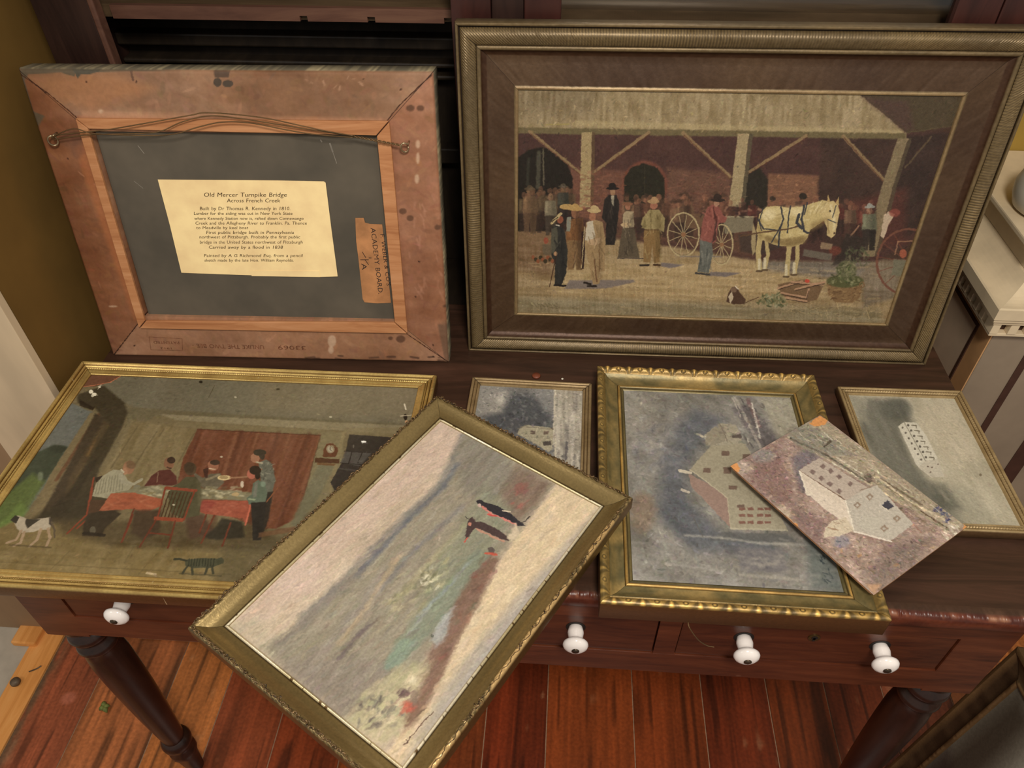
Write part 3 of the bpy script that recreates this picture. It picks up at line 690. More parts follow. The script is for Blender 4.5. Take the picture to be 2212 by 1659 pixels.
# scuffs on the board
sc = plain('pale_scuff', (128,120,108), 0.8)
def quadline(mb, a, b, w, z):
    a = np.array(a); b = np.array(b); t = b-a; n = np.array([-t[1], t[0]])/np.linalg.norm(t)*w/2
    mb.add([(a[0]+n[0], a[1]+n[1], z), (a[0]-n[0], a[1]-n[1], z), (b[0]-n[0], b[1]-n[1], z), (b[0]+n[0], b[1]+n[1], z)], [(0, 1, 2, 3)])
for a, b, w in (((.456,.392),(.459,.378),.0025), ((.459,.378),(.463,.36),.001), ((.442,.397),(.444,.393),.002), ((.128,.328),(.140,.316),.0008), ((.15,.385),(.157,.372),.001)):
    mb = MB(); quadline(mb, (a[0]+bx, a[1]), (b[0]+bx, b[1]), w, -0.0058); mb.build('scuff_mark', sc, fa)
# the note
HN = hom([(345.7,383.3),(705.5,387.6),(733.4,593.8),(398.1,588.2)], [(0.172,0.334),(0.443,0.334),(0.443,0.168),(0.172,0.168)])
def nl(x, y):
    p = HN @ np.array([x, y, 1.0]); return p[0]/p[2]+bx, p[1]/p[2]
pp = [nl(*q) for q in ((342,387),(470,388),(600,389),(700,391),(704,394),(716,490),(730,596),(692,597),(560,594),(470,591),(393,588),(368,485))]
nb = len(pp); V = [(x, y, -0.0055) for x, y in pp]+[(x, y, -0.0048) for x, y in pp]
note = MB().prism(pp, -0.0055, -0.0048).build('paper_note', M['paper'], fa); note['label'] = 'yellowed paper note with handwriting'
fold = [nl(*q) for q in ((540,583),(690,584),(692,597),(545,595))]
MB().prism(fold, -0.0047, -0.0043).build('folded_edge', M['paper'], note)
T = [("Old Mercer Turnpike Bridge", 443, 621, 424, 9.2), ("Across French Creek", 491, 607, 436, 8.2), ("Built by Dr Thomas R. Kennedy in 1810.", 433, 628, 453, 7.6),
     ("Lumber for the siding was cut in New York State", 420, 633, 463, 6.6), ("where Kennedy Station now is, rafted down Connewango", 422, 657, 474, 6.6),
     ("Creek and the Allegheny River to Franklin. Pa. Thence", 424, 664, 484, 6.6), ("to Meadville by keel boat", 426, 538, 494, 6.4),
     ("First public bridge built in Pennsylvania", 447, 636, 504, 6.6), ("northwest of Pittsburgh. Probably the first public", 432, 650, 514, 6.6),
     ("bridge in the United States northwest of Pittsburgh", 433, 655, 525, 6.6), ("Carried away by a flood in 1838", 453, 613, 536, 6.6),
     ("Painted by A G Richmond Esq. from a pencil", 442, 656, 554, 6.4), ("sketch made by the late Hon. William Reynolds.", 443, 635, 564, 6.2)]
items = []
for st, x0, x1, y, hpx in T:
    a = nl(x0, y); b = nl(x1, y); c = nl(x0, y-hpx); items.append((st, a[0], a[1], b[0]-a[0], (c[1]-a[1])*1.42, math.atan2(b[1]-a[1], b[0]-a[0])))
text_mesh(items, 'handwriting', M['ink'], note, z=-0.00465, shear=0.25, thick=0.0)
# maker's label
lp = [nl(*q) for q in ((768,470),(786,470),(789,480),(800,483),(826,484),(833,540),(845,653),(815,654),(788,652),(784,645),(775,560),(770,520))]
lab = MB().prism(lp, -0.0056, -0.0049).build('maker_label', M['label'], fa); lab['label'] = 'torn brown paper label with black print'
def vtext(st, x0, y0, x1, y1, hpx):
    a = nl(x0, y0); b = nl(x1, y1); c = nl(x0+hpx, y0)
    return (st, a[0], a[1], math.hypot(b[0]-a[0], b[1]-a[1]), (c[0]-a[0])*1.4, math.atan2(b[1]-a[1], b[0]-a[0]))
text_mesh([vtext("F. WEBER & CO'S", 822, 505, 836, 616, 9), vtext("ACADEMY BOARD.", 801, 491, 818, 634, 11), vtext("A", 781, 568, 783, 582, 11)], 'label_print', M['blackink'], lab, z=-0.0048)
mb = MB()
for a, b in (((783,543),(791,556)), ((779,560),(797,560)), ((797,556),(803,556)), ((789,560),(797,571))):
    quadline(mb, nl(*a), nl(*b), 0.0011, -0.00475)
mb.build('pencil_marks', M['blackink'], lab)
# stamps on the bottom rail, upside down
def rtext(st, x0, x1, y, hpx):
    a = nl(x1, y); b = nl(x0, y-(x1-x0)*0.02); c = nl(x1, y+hpx)
    return (st, a[0], a[1], math.hypot(b[0]-a[0], b[1]-a[1]), (a[1]-c[1])*1.4, math.atan2(b[1]-a[1], b[0]-a[0]))
for args in (("UNLIKE THE TWO BEE -", 418, 572, 741, 9), ("33069", 602, 662, 743, 9), ("PATENTED", 335, 390, 733, 6), ("1912", 350, 374, 746, 4)):
    text_mesh([rtext(*args)], 'stamped_text', M['stamp'], fa, z=0.0009)
mb = MB(); q = [(326,723),(397,727),(398,752),(330,751)]
for i in range(4): quadline(mb, nl(*q[i]), nl(*q[(i+1) % 4]), 0.0006, 0.0009)
mb.build('stamped_box', M['stamp'], fa)
# hanging wire and eyes
def ap(l, z=0.014): return [(x+bx, y, z) for x, y in l]
def eye(x, y, rot):
    pts = []
    for t in np.linspace(0, 2*PI*0.93, 20): pts.append((x+bx+math.cos(t+rot)*0.0055, y+math.sin(t+rot)*0.0085*0.9, 0.012+0.004*math.sin(t)))
    o = MB().tube(pts, 0.0015, 8).tube([pts[0], (pts[0][0]+0.001, pts[0][1]+0.002, 0.0)], 0.0016, 8).build('screw_eye', M['eye'], fa, smooth=True)
eye(0.027, 0.396, 1.2); eye(0.576, 0.391, 0.6)
mb = MB()
for l, z in (([(0.030,.400),(.043,.406),(.09,.411),(.137,.417),(.249,.436),(.285,.441),(.361,.435),(.423,.423),(.457,.416),(.50,.409)], .016), ([(.030,.397),(.041,.400),(.091,.406),(.171,.409),(.204,.413),(.24,.427),(.284,.436),(.333,.432),(.388,.424),(.457,.414),(.50,.408)], .014),
             ([(.03,.402),(.043,.408),(.071,.416),(.099,.409),(.163,.407),(.221,.409),(.267,.421),(.304,.428),(.346,.427),(.401,.417),(.442,.411),(.50,.407)], .018)):
    mb.tube(catmull(ap(l, z), 8), 0.0009, 6)
for ph in (0, PI):
    pts = []
    for t in np.linspace(0, 1, 70):
        x = 0.50+(0.572-0.50)*t; y = 0.408-0.013*t; a = ph+t*34
        pts.append((x+bx, y+0.0011*math.cos(a), 0.015+0.0011*math.sin(a)))
    mb.tube(pts, 0.0009, 6)
mb.build('hanging_wire', M['wire'], fa, smooth=True)

# ---- 2. large market scene in a wide bronze frame (right)
BW, BH = 0.8264, 0.559
fb = thing('picture_frame', 'large painting of a market with a white horse in a wide bronze frame', 'painting', lean_m(-0.1651, 1.0522, 0.0128, 0.1266, BW))
def ribs(s): return np.sin(2*PI*(s+0.0015*n1(s, .01, 9))/0.0042)*(0.55+0.6*n1(s, .05, 5))
profB = [(0.003, -0.030), (0.0, -0.027), (0.0, -0.001), (0.001, 0.0015), (0.003, 0.002), (0.0045, 0.001), (0.005, -0.0035), (0.0062, -0.0035), (0.0072, 0.000), (0.010, 0.004), (0.014, 0.0062), (0.018, 0.006), (0.022, 0.0045), (0.026, 0.002), (0.029, 0.0), (0.0295, -0.0015),
         (0.0305, 0.0), (0.033, 0.001), (0.0355, 0.0), (0.0365, -0.003), (0.039, -0.006), (0.043, -0.0085), (0.045, -0.0095), (0.055, -0.0085), (0.070, -0.0075), (0.084, -0.0065), (0.0855, -0.0065), (0.087, -0.005), (0.0895, -0.005), (0.0905, -0.006), (0.0915, -0.011)]
def dispB(r, s, j, L):
    return np.where((j >= 9) & (j <= 13), 0.0005*ribs(s)*np.clip((j-8)/2, 0, 1), 0)+np.where((j >= 22) & (j <= 25), 0.0004*(n1(s+j*.37, .006, 3)-.5), 0)
def cB(r, s, d, j, Z):
    base = mix((98,82,56), (122,102,70), n1(s, .06, r)*1.0); w = ribs(s)
    c = base.copy()
    cove = (j >= 8) & (j <= 14); wear = np.clip((w*0.5+0.35)*(0.4+n1(s, .09, 77+r)), 0, 1)
    c = np.where(cove[..., None], mix((92,77,54), (150,126,84), wear), c)
    c = np.where(((j == 15) | (j == 6) | (j == 7))[..., None], (46,32,22), c)
    c = np.where(((j >= 19) & (j <= 21))[..., None], (70,46,30), c)
    c = np.where(((j >= 22) & (j <= 25))[..., None], mix((74,54,40), (88,66,46), n1(s, .08, 50+r)), c)
    c = np.where(((j >= 27) & (j <= 29))[..., None], mix((128,104,72), (150,126,88), n1(s, .03, 60+r)), c)
    return c+6*(n1(s*3+j*.11, .02, 88)[..., None]-.5)*2
sweep('frame', BW, BH, profB, M['bronze'], fb, cB, side=(.88, 1, 1.03, 1), step=0.0009, disp=dispB, org=(-BW/2, 0))
QB = [(1119.5, 196.5), (2082, 200.5), (1920.5, 697.5), (1118.0, 676.5)]
p = Paint(1040, 620, QB, (70, 50, 40), 21)
LAV = (112,102,100)
# ground
p.poly([(1110,470),(1330,500),(1500,535),(1650,560),(1900,560),(2100,560),(2100,720),(1110,720)], (150,128,94), 1, 14)
p.poly([(1110,455),(1240,470),(1250,560),(1200,600),(1110,580)], (112,86,62), .8, 25)
p.poly([(1200,570),(1750,560),(1800,640),(1500,650),(1200,640)], (172,148,108), .8, 30); p.poly([(1110,640),(1900,665),(1930,720),(1110,720)], (128,118,92), .7, 20)
p.poly([(1640,560),(1880,560),(1860,600),(1760,595),(1650,580)], (112,104,96), .8, 12); p.poly([(1860,560),(1960,560),(1940,640),(1870,660)], (110,98,84), .7, 12)
p.streak(13, 0.04, 60, 5, [(1110,520),(2100,560),(2100,720),(1110,720)]); p.streak(8, 1.55, 30, 3, [(1110,520),(2100,560),(2100,720),(1110,720)])
p.dabs(260, (1120,560,1900,690), [(186,160,116),(132,112,82),(164,142,108)], 26, 4, .03, .1, .35)
# walls
p.poly([(1110,280),(2080,280),(2060,470),(1900,560),(1640,560),(1480,535),(1300,510),(1110,480)], (74,50,44), 1, 8)
p.poly([(1230,362),(1350,370),(1350,480),(1240,470)], (112,76,60), .8, 10); p.poly([(1440,362),(1578,372),(1578,440),(1440,470)], (106,76,60), .8, 10); p.poly([(1658,372),(1770,375),(1766,450),(1655,445)], (124,88,66), .9, 5)
p.poly([(1280,510),(1480,525),(1640,555),(1640,500),(1480,480),(1280,460)], (110,80,60), .5, 14)
p.poly([(1772,290),(1940,292),(1890,480),(1870,560),(1790,540),(1765,470)], (62,46,38), .8, 10); p.poly([(1950,290),(2060,280),(1990,490),(1900,540),(1900,420)], (56,42,36), .9, 8); p.poly([(1840,430),(1960,400),(1960,520),(1880,540),(1820,500)], (92,50,42), .6, 18)
p.noise(6, 40, tint=(1, .7, .6), pts=[(1110,280),(2080,280),(2060,470),(1110,480)])
# arches
p.poly([(1115,500),(1115,345),(1140,328),(1168,320),(1200,326),(1225,350),(1237,385),(1237,470),(1200,500)], (34,28,22), 1, 3)
p.line([(1165,332),(1163,405)], 9, (80,76,62), .8, 3); p.line([(1174,325),(1175,400)], 3, (120,112,90), .7, 2); p.line([(1143,345),(1141,400)], 6, (60,60,48), .6, 4)
p.ell(1392, 402, 50, 56, (120,70,54), .7, 5); p.poly([(1347,455),(1348,385),(1362,362),(1390,352),(1418,362),(1434,385),(1436,450)], (40,36,26), 1, 3); p.line([(1392,358),(1392,420)], 1.5, (60,54,40), .7)
p.poly([(1600,450),(1602,390),(1615,362),(1640,360),(1658,385),(1656,450)], (44,38,30), 1, 4)
# roof
p.poly([(1100,190),(1842,190),(1958,282),(1958,294),(1100,290)], (146,128,96), 1, 2); p.poly([(1100,190),(1300,190),(1280,250),(1100,262)], (122,106,80), .7, 30)
p.streak(15, 1.62, 40, 6, [(1100,190),(1842,190),(1958,282),(1100,282)]); p.noise(7, 60, pts=[(1100,190),(1842,190),(1958,282),(1100,282)])
p.poly([(1240,262),(1950,276),(1950,284),(1240,276)], (172,154,114), .6, 5); p.poly([(1100,278),(1957,283),(1957,296),(1100,291)], (100,88,60), .9, 3); p.line([(1180,272),(1230,270)], 3, (150,136,80), .7)
p.poly([(1843,190),(2095,190),(2075,262),(1960,283)], (74,62,44), 1, 2); p.poly([(1860,205),(1960,215),(1975,275),(1955,278)], (78,56,50), .7, 12); p.line([(1960,281),(2060,266)], 2, (92,80,56), .7, 2)
# posts and braces
for a, b, w in (((1145,287),(1253,374),7),((1400,286),(1283,372),7),((1474,287),(1576,380),7),((1740,290),(1606,376),7),((1820,290),(1910,384),7)):
    p.line([a, b], w, (136,112,80), .95, 1.5); p.line([(a[0]+2, a[1]+4), (b[0], b[1]+4)], 2, (86,52,38), .7, 1.5)
p.line([(2012,290),(1957,356)], 4, (96,80,58), .8, 2)
p.poly([(1256,287),(1278,287),(1276,448),(1252,448)], (156,136,98), 1, 1.5, 6); p.poly([(1278,287),(1285,287),(1282,440),(1276,448)], (92,72,50), .8, 1.5)
p.poly([(1592,287),(1616,287),(1600,445),(1573,445)], (156,138,104), 1, 1.5, 6); p.poly([(1616,287),(1625,287),(1608,440),(1600,445)], (86,76,58), .9, 1.5)
p.poly([(1939,294),(1962,294),(1930,400),(1893,550),(1866,550),(1905,400)], (128,112,84), .95, 2, 5); p.poly([(1962,294),(1970,294),(1938,400),(1905,540),(1893,550),(1930,400)], (84,72,54), .8, 2)
p.dabs(150, (1240,368,1345,470), [(146,96,74),(92,56,46),(128,84,64)], 9, 3, .03, .1, .5); p.dabs(150, (1440,376,1575,470), [(140,94,74),(88,54,46),(124,82,64)], 9, 3, .03, .1, .45); p.dabs(110, (1662,378,1766,440), [(156,112,82),(112,78,58)], 9, 3, .03, .1, .5)
# distant crowds
def person(x, y, hh, coat, legs, head=(150,110,82), hat=None, w=1.0, a=1.0):
    s = hh/7.5
    p.poly([(x-s*1.0*w,y+s*1.2),(x+s*.9*w,y+s*1.1),(x+s*1.15*w,y+s*3.9),(x-s*1.05*w,y+s*4.0)], coat, a, 1.5)
    p.poly([(x-s*.95*w,y+s*3.8),(x+s*1.0*w,y+s*3.8),(x+s*.8*w,y+s*7.4),(x+s*.1,y+s*7.4),(x,y+s*5),(x-s*.2,y+s*7.4),(x-s*.85*w,y+s*7.4)], legs, a, 1.5)
    p.poly([(x+s*.15*w,y+s*1.2),(x+s*.9*w,y+s*1.1),(x+s*1.15*w,y+s*3.9),(x+s*.25*w,y+s*3.9)], tuple(c*.62 for c in coat), a*.65, s*.5)
    p.poly([(x-s*.85*w,y+s*1.5),(x-s*.5*w,y+s*1.4),(x-s*.45*w,y+s*3.4),(x-s*.9*w,y+s*3.4)], tuple(min(235, c*1.3) for c in coat), a*.6, s*.3)
    p.poly([(x+s*.1,y+s*4),(x+s*.9*w,y+s*4),(x+s*.75*w,y+s*7.3),(x+s*.2,y+s*7.3)], tuple(c*.6 for c in legs), a*.6, s*.4)
    p.ell(x, y+s*.5, s*.5, s*.62, head, a, 1.2); p.poly([(x+s*.05,y+s*.1),(x+s*.5,y+s*.2),(x+s*.45,y+s*1.0),(x+s*.1,y+s*1.1)], tuple(c*.6 for c in head), a*.6, s*.2)
    if hat: p.ell(x, y-s*.05, s*.95, s*.28, hat, a, 1.2); p.ell(x, y-s*.3, s*.5, s*.4, hat, a, 1.2)
for i in range(26):
    x = p.rng.uniform(1122, 1236); y = p.rng.uniform(404, 424)
    person(x, y, p.rng.uniform(70, 90), [(96,76,56),(70,52,42),(112,92,66),(84,66,50)][i % 4], (60,44,36), (124,88,66), None, 1, .55)
person(1146, 410, 95, (118,92,66), (104,80,58), (120,90,66), (96,78,58), 1.2, .7); person(1190, 420, 90, (130,120,96), (70,60,50), (140,108,80), None, 1, .8); person(1217, 404, 80, (60,60,52), (50,42,38), (126,96,72), (88,78,62), 1.1, .8)
for i in range(30):
    x = p.rng.uniform(1345, 1590); y = p.rng.uniform(418, 436)
    person(x, y, p.rng.uniform(70, 88), [(96,66,50),(124,96,72),(74,54,44),(112,74,58)][i % 4], (64,48,40), (146,100,76), [None, (66,48,38)][i % 2], 1, .5)
for i in range(34):
    x = p.rng.uniform(1600, 1900); y = p.rng.uniform(420, 446)
    person(x, y, p.rng.uniform(60, 84), [(104,50,44),(84,52,44),(70,54,46),(120,70,56)][i % 4], (56,40,34), (130,84,66), None, 1, .45)
p.ell(1735,421,9,7,(40,34,28),.9); p.ell(1669,426,7,5,(52,42,34),.9)
person(1838, 437, 80, (106,82,64), (80,56,46), (128,90,70), (110,72,56), 1.2, .9); person(1880, 443, 95, (112,112,90), (52,44,38), (150,112,88), (150,150,140), 1.2, .9)
p.poly([(1905,505),(1912,460),(1922,452),(1936,458),(1922,480),(1912,512)], (190,168,142), .95, 1.5); p.ell(1935,455,12,9,(134,70,58),.8,3)
p.line([(1857,484),(1838,508)], 4, (170,130,100), .8, 2); p.poly([(1830,500),(1870,510),(1860,560),(1800,570)], (50,42,36), .8, 6); p.ell(1806,538,14,10,(104,56,44),.9,4); p.poly([(1775,520),(1800,523),(1798,536),(1774,534)], (150,126,98), .8, 2)
p.poly([(1738,535),(1800,545),(1798,560),(1735,550)], (116,112,96), .7, 3)
# principal figures, left group
p.brush(11000, 9, 3.2, 13, None, .4, .7)
p.poly([(1230,605),(1368,603),(1372,608),(1310,622),(1220,624)], LAV, .8, 4)
person(1243, 452, 132, (114,78,48), (126,98,66), (130,90,66), (172,138,86), 1.05); p.ell(1226,447,17,6,(172,140,88)); p.poly([(1225,470),(1234,468),(1232,500),(1224,500)], (128,126,112)); p.poly([(1256,500),(1266,500),(1262,580),(1256,580)], (48,32,28))
p.poly([(1193,492),(1207,484),(1220,498),(1227,545),(1224,590),(1212,618),(1199,615),(1200,570),(1190,545)], (48,46,42), 1, 1.5); p.poly([(1192,494),(1204,490),(1206,525),(1200,550),(1190,545)], (84,80,66), .9, 2)
p.ell(1211,475,7,8,(134,80,58)); p.line([(1193,482),(1212,462)], 7, (176,156,112)); p.line([(1193,479),(1206,470)], 2, (50,40,32)); p.line([(1203,550),(1188,620)], 1.8, (60,38,26)); p.ell(1201,548,4,5,(170,130,96)); p.line([(1202,486),(1209,488)], 2.5, (200,190,170))
p.line([(1199,615),(1222,617)], 5, (36,30,28))
p.poly([(1266,480),(1284,474),(1302,478),(1308,520),(1306,585),(1296,586),(1298,600),(1295,612),(1282,614),(1270,560),(1263,525)], (152,126,90), 1, 1.5); p.poly([(1268,480),(1281,476),(1286,512),(1276,522),(1264,518)], (188,176,154), 1, 1.5)
p.line([(1294,524),(1296,585)], 2.5, (106,76,50), .9); p.line([(1284,560),(1290,608)], 3, (96,66,44), .8); p.poly([(1270,518),(1300,512),(1302,520),(1288,530),(1272,528)], (180,150,116), .95, 1.5); p.ell(1280,468,7,9,(150,104,78)); p.ell(1283,455,15,5,(178,154,110)); p.ell(1284,450,9,7,(182,158,114))
p.line([(1263,490),(1257,578)], 2, (184,164,122)); p.line([(1263,610),(1276,613)], 5, (42,34,28)); p.line([(1270,617),(1288,617)], 5, (42,34,28))
for i in range(9): p.ell(1153+i*5.2, 556+(i % 3)*4, 4, 4.5, [(132,76,50),(54,46,30)][i % 2], .9)
p.ell(1180,520,5,7,(140,76,56)); p.poly([(1172,528),(1192,528),(1192,550),(1174,550)], (96,84,66), .8, 2)
# dark suited man, woman, man from behind
p.poly([(1306,430),(1316,420),(1332,421),(1338,440),(1335,470),(1328,528),(1308,528),(1310,480),(1300,470)], (42,36,32), 1, 1.5); p.poly([(1320,422),(1327,422),(1326,446),(1321,440)], (158,148,126)); p.ell(1323,414,6,8,(146,112,84)); p.ell(1323,407,14,3.5,(34,28,26)); p.ell(1322,401,8,6,(34,28,26))
p.poly([(1345,462),(1352,455),(1368,456),(1370,490),(1345,493)], (160,142,112), 1, 1.5); p.poly([(1344,492),(1370,492),(1382,556),(1334,556)], (88,76,60), 1, 2); p.line([(1334,557),(1392,557)], 2, (70,60,56)); p.ell(1356,446,6,7,(150,104,80)); p.ell(1355,440,12,4,(124,84,62)); p.ell(1352,485,11,5,(184,158,120))
p.poly([(1388,470),(1402,452),(1424,452),(1436,470),(1434,500),(1424,494),(1394,496),(1384,484)], (144,128,88), 1, 1.5); p.poly([(1391,496),(1424,496),(1427,530),(1424,566),(1413,566),(1409,528),(1405,566),(1390,564)], (130,102,64), 1, 1.5); p.ell(1412,443,8,8,(150,100,78)); p.ell(1411,434,13,5,(160,128,92)); p.ell(1413,430,8,6,(166,132,96)); p.line([(1394,495),(1424,495)], 2, (96,70,44)); p.line([(1383,572),(1401,571)], 5, (48,40,34)); p.line([(1413,570),(1426,572)], 5, (70,50,34)); p.poly([(1428,566),(1478,570),(1450,578),(1428,574)], LAV, .9, 3)
p.poly([(1386,492),(1393,470),(1396,490)], (120,106,70)); p.line([(1408,455),(1406,494)], 1.5, (112,98,62), .8)
for x0, y0, x1, y1, dk_, lt in ((1192,488,1224,612,(30,28,28),(84,80,68)), (1230,468,1262,575,(70,48,34),(150,108,70)), (1266,480,1306,605,(104,84,58),(198,178,142)), (1304,424,1336,525,(24,22,22),(72,64,56)),
                                (1344,458,1372,552,(56,48,40),(150,134,108)), (1388,455,1434,562,(84,68,40),(176,156,110))):
    p.dabs(34, (x0, y0, x1, y1), [dk_, dk_, lt], (y1-y0)*.13, 2.2, 1.45, .35, .6, [(x0+5,y0),(x1-5,y0),(x1-2,(y0+y1)/2),(x1-5,y1),(x0+6,y1),(x0+3,(y0+y1)/2)])
    p.poly([((x0+x1)/2+4,y0+6),(x1-4,y0+6),(x1-5,y1-8),((x0+x1)/2+6,y1-6)], dk_, .35, 7)
# cart
p.poly([(1480,462),(1520,458),(1520,490),(1480,492)], (110,84,62), .8, 3); p.poly([(1560,464),(1628,464),(1626,496),(1566,503)], (124,114,92), .95, 2); p.line([(1560,466),(1628,466)], 2, (160,148,118)); p.poly([(1595,505),(1660,500),(1690,530),(1640,550),(1600,540)], (60,50,44), .7, 6)
p.dabs(40, (1500,445,1660,466), [(70,46,40),(150,112,90),(40,32,28)], 8, 4, 0, 1, .8)
def wheel(x, y, rx, ry, n, c=(176,158,118), w=3.2):
    for k in range(n):
        a = 2*PI*k/n+.2; p.line([(x, y), (x+math.cos(a)*rx*.92, y+math.sin(a)*ry*.92)], 1.8, c, .85)
    p.ell(x, y, rx, ry, c, .95, 1.2, ring=w, n=40); p.ell(x, y, 5, 5, (138,100,70)); p.ell(x-1, y+1, rx*.93, ry*.93, (92,76,56), .5, 1, ring=1.2, n=36)
wheel(1476, 505, 34, 47, 12); wheel(1559, 526, 24, 43, 12)
p.line([(1470,552),(1560,552)], 3, LAV, .7, 3)
# red shirted man
p.poly([(1528,446),(1538,440),(1552,444),(1562,462),(1570,468),(1566,478),(1552,480),(1546,520),(1536,526),(1512,518),(1518,470)], (134,80,70), 1, 1.5); p.poly([(1541,452),(1549,470),(1546,515),(1538,522),(1544,490)], (56,40,36), .8, 2)
p.poly([(1511,517),(1537,522),(1540,545),(1532,588),(1507,585),(1512,555)], (98,98,90), 1, 1.5); p.ell(1547,438,6,7,(160,120,96)); p.ell(1550,430,15,4,(50,38,32)); p.ell(1549,424,9,7,(50,38,32)); p.line([(1504,588),(1534,591)], 5, (66,62,58)); p.poly([(1534,585),(1602,587),(1570,596),(1534,594)], LAV, .9, 3)
p.line([(1540,445),(1547,478)], 2, (80,40,34), .8)
# horse
H1 = (190,170,118)
p.poly([(1634,495),(1640,460),(1655,444),(1680,441),(1705,446),(1735,442),(1752,436),(1778,428),(1800,436),(1790,466),(1772,480),(1752,492),(1746,510),(1735,524),(1712,530),(1680,528),(1655,518),(1640,515)], H1, 1, 1.5)
p.poly([(1783,432),(1800,430),(1812,440),(1815,456),(1808,490),(1806,504),(1797,511),(1788,505),(1788,488),(1778,470),(1770,455)], (194,172,122), 1, 1.5)
for l in ([(1786,432),(1789,417),(1794,432)], [(1806,436),(1812,420),(1814,440)]): p.poly(l, (176,150,100))
for l, w in (([(1642,510),(1638,540),(1642,580)],11),([(1655,515),(1660,545),(1654,578)],8),([(1707,520),(1704,555),(1701,592)],11),([(1724,520),(1724,555),(1718,588)],9)): p.line(l, w, (178,158,110), 1, 1.5); p.line([(l[-1][0]-1, l[-1][1]-22), (l[-1][0]-1, l[-1][1])], 6, (205,192,160), .9, 1.5); p.line([(l[-1][0]-6, l[-1][1]+3), (l[-1][0]+4, l[-1][1]+3)], 5, (96,78,56))
p.poly([(1634,500),(1627,480),(1622,520),(1626,550),(1632,540)], (168,150,110), .9, 2)
p.poly([(1655,518),(1712,530),(1740,520),(1738,505),(1690,515),(1655,505)], (140,118,76), .6, 5); p.poly([(1652,446),(1690,444),(1740,440),(1735,462),(1680,470),(1650,470)], (214,196,148), .5, 8)
for q, c in (([(1640,505),(1660,520),(1700,530),(1740,522),(1748,505),(1720,512),(1680,512)], (120,98,62)), ([(1752,480),(1775,470),(1790,466),(1776,486),(1752,496)], (132,108,68)), ([(1668,470),(1690,460),(1700,490),(1690,512),(1668,508)], (168,146,96)), ([(1634,490),(1645,465),(1650,500),(1642,515)], (140,118,74))):
    p.poly(q, c, .6, 9)
p.ell(1660,462,16,11,(224,208,164),.7,8,-.3); p.ell(1722,455,14,8,(226,210,166),.6,8); p.line([(1795,440),(1803,470),(1803,492)], 5, (222,206,164), .7, 4); p.line([(1788,470),(1792,500)], 3, (140,116,78), .7, 3)
p.dabs(40, (1517,445,1560,515), [(96,50,44),(172,108,92)], 9, 2.5, 1.3, .4, .6, [(1520,450),(1556,450),(1548,515),(1518,512)]); p.dabs(24, (1508,520,1538,584), [(64,66,62),(132,130,118)], 14, 2.4, 1.6, .15, .6)
p.dabs(120, (1640,440,1760,525), [(222,206,160),(150,128,84),(196,176,126)], 12, 3, .5, .8, .4, [(1645,460),(1690,445),(1745,445),(1750,500),(1700,524),(1650,510)])
HR = (54,54,58)
for l, w in (([(1737,440),(1732,470),(1738,496),(1748,500)],4.5),([(1744,434),(1738,460)],3),([(1687,444),(1692,470),(1684,500),(1682,530)],3.5),([(1707,442),(1703,470),(1702,500)],3),([(1637,470),(1650,492),(1684,494)],3),([(1600,508),(1640,500),(1700,492),(1730,484)],3.4),([(1648,448),(1640,475),(1645,495)],2.2),([(1726,460),(1722,478),(1733,490)],6),([(1790,470),(1808,478)],2),([(1806,440),(1800,466)],2),([(1690,480),(1668,520)],3)):
    p.line(l, w, HR if w != 3.4 else (92,68,48), .95)
p.ell(1794,452,2.2,2.2,(40,34,30)); p.ell(1804,500,2,2,(70,50,40)); p.dabs(26, (1745,432,1785,455), [(222,204,158),(150,130,88)], 12, 2, 2.0, .3, .7)
# right wheel, basket, crates, dog
p.ell(1968, 562, 70, 72, (112,72,56), .95, 2, ring=5, n=48); p.poly([(1992,480),(2080,480),(2060,660),(1960,640),(2010,560)], (64,46,38), .9, 8)
for k in range(5):
    a = 2.4+k*.45; p.line([(1968,562), (1968+math.cos(a)*66, 562+math.sin(a)*68)], 2.2, (110,66,50), .7, 2)
p.line([(1938,545),(1943,518),(1980,516)], 3, (150,112,84), .8); p.ell(1955,543,8,10,(150,84,62)); p.poly([(1935,556),(1962,558),(1955,594),(1930,590)], (112,108,88), .9, 2)
p.poly([(1790,600),(1868,606),(1862,640),(1845,652),(1808,650),(1792,632)], (128,100,68), 1, 2); p.dabs(90, (1790,610,1866,648), [(158,130,90),(96,70,46)], 6, 2.5, 0, .3, .8)
p.ell(1829,604,41,14,(84,84,52),1,4); p.ell(1832,582,22,24,(100,98,70),.9,5); p.dabs(150, (1792,560,1866,618), [(70,80,44),(122,120,84),(150,146,110),(60,62,38)], 6, 3, 1.5, 1, .8, [(1795,610),(1812,565),(1850,560),(1868,612)]); p.ell(1866,612,5,7,(120,92,62),1,1,ring=2)
p.dabs(60, (1830,530,1880,570), [(80,84,58),(112,104,80)], 8, 3, .8, 1, .7)
p.poly([(1682,612),(1740,600),(1780,618),(1768,645),(1740,652),(1690,636)], (110,84,60), .9, 3)
for l in ([(1682,620),(1735,604)], [(1690,630),(1745,640)], [(1712,606),(1780,612)], [(1700,640),(1745,648)], [(1720,622),(1784,606)], [(1745,640),(1750,622)]): p.line(l, 4.5, (176,138,108), .95); p.line([(l[0][0], l[0][1]+3.5), (l[1][0], l[1][1]+3.5)], 1.6, (54,38,30), .8)
p.ell(1746,604,6,4,(186,76,58)); p.dabs(140, (1632,630,1705,660), [(80,84,54),(120,122,88),(156,152,120),(58,62,40)], 6, 3.5, .6, 1, .8, [(1632,658),(1650,636),(1690,630),(1705,655),(1690,662)])
p.dabs(50, (1700,655,1900,684), [(190,166,122),(110,96,66)], 16, 1.6, .4, .9, .7)
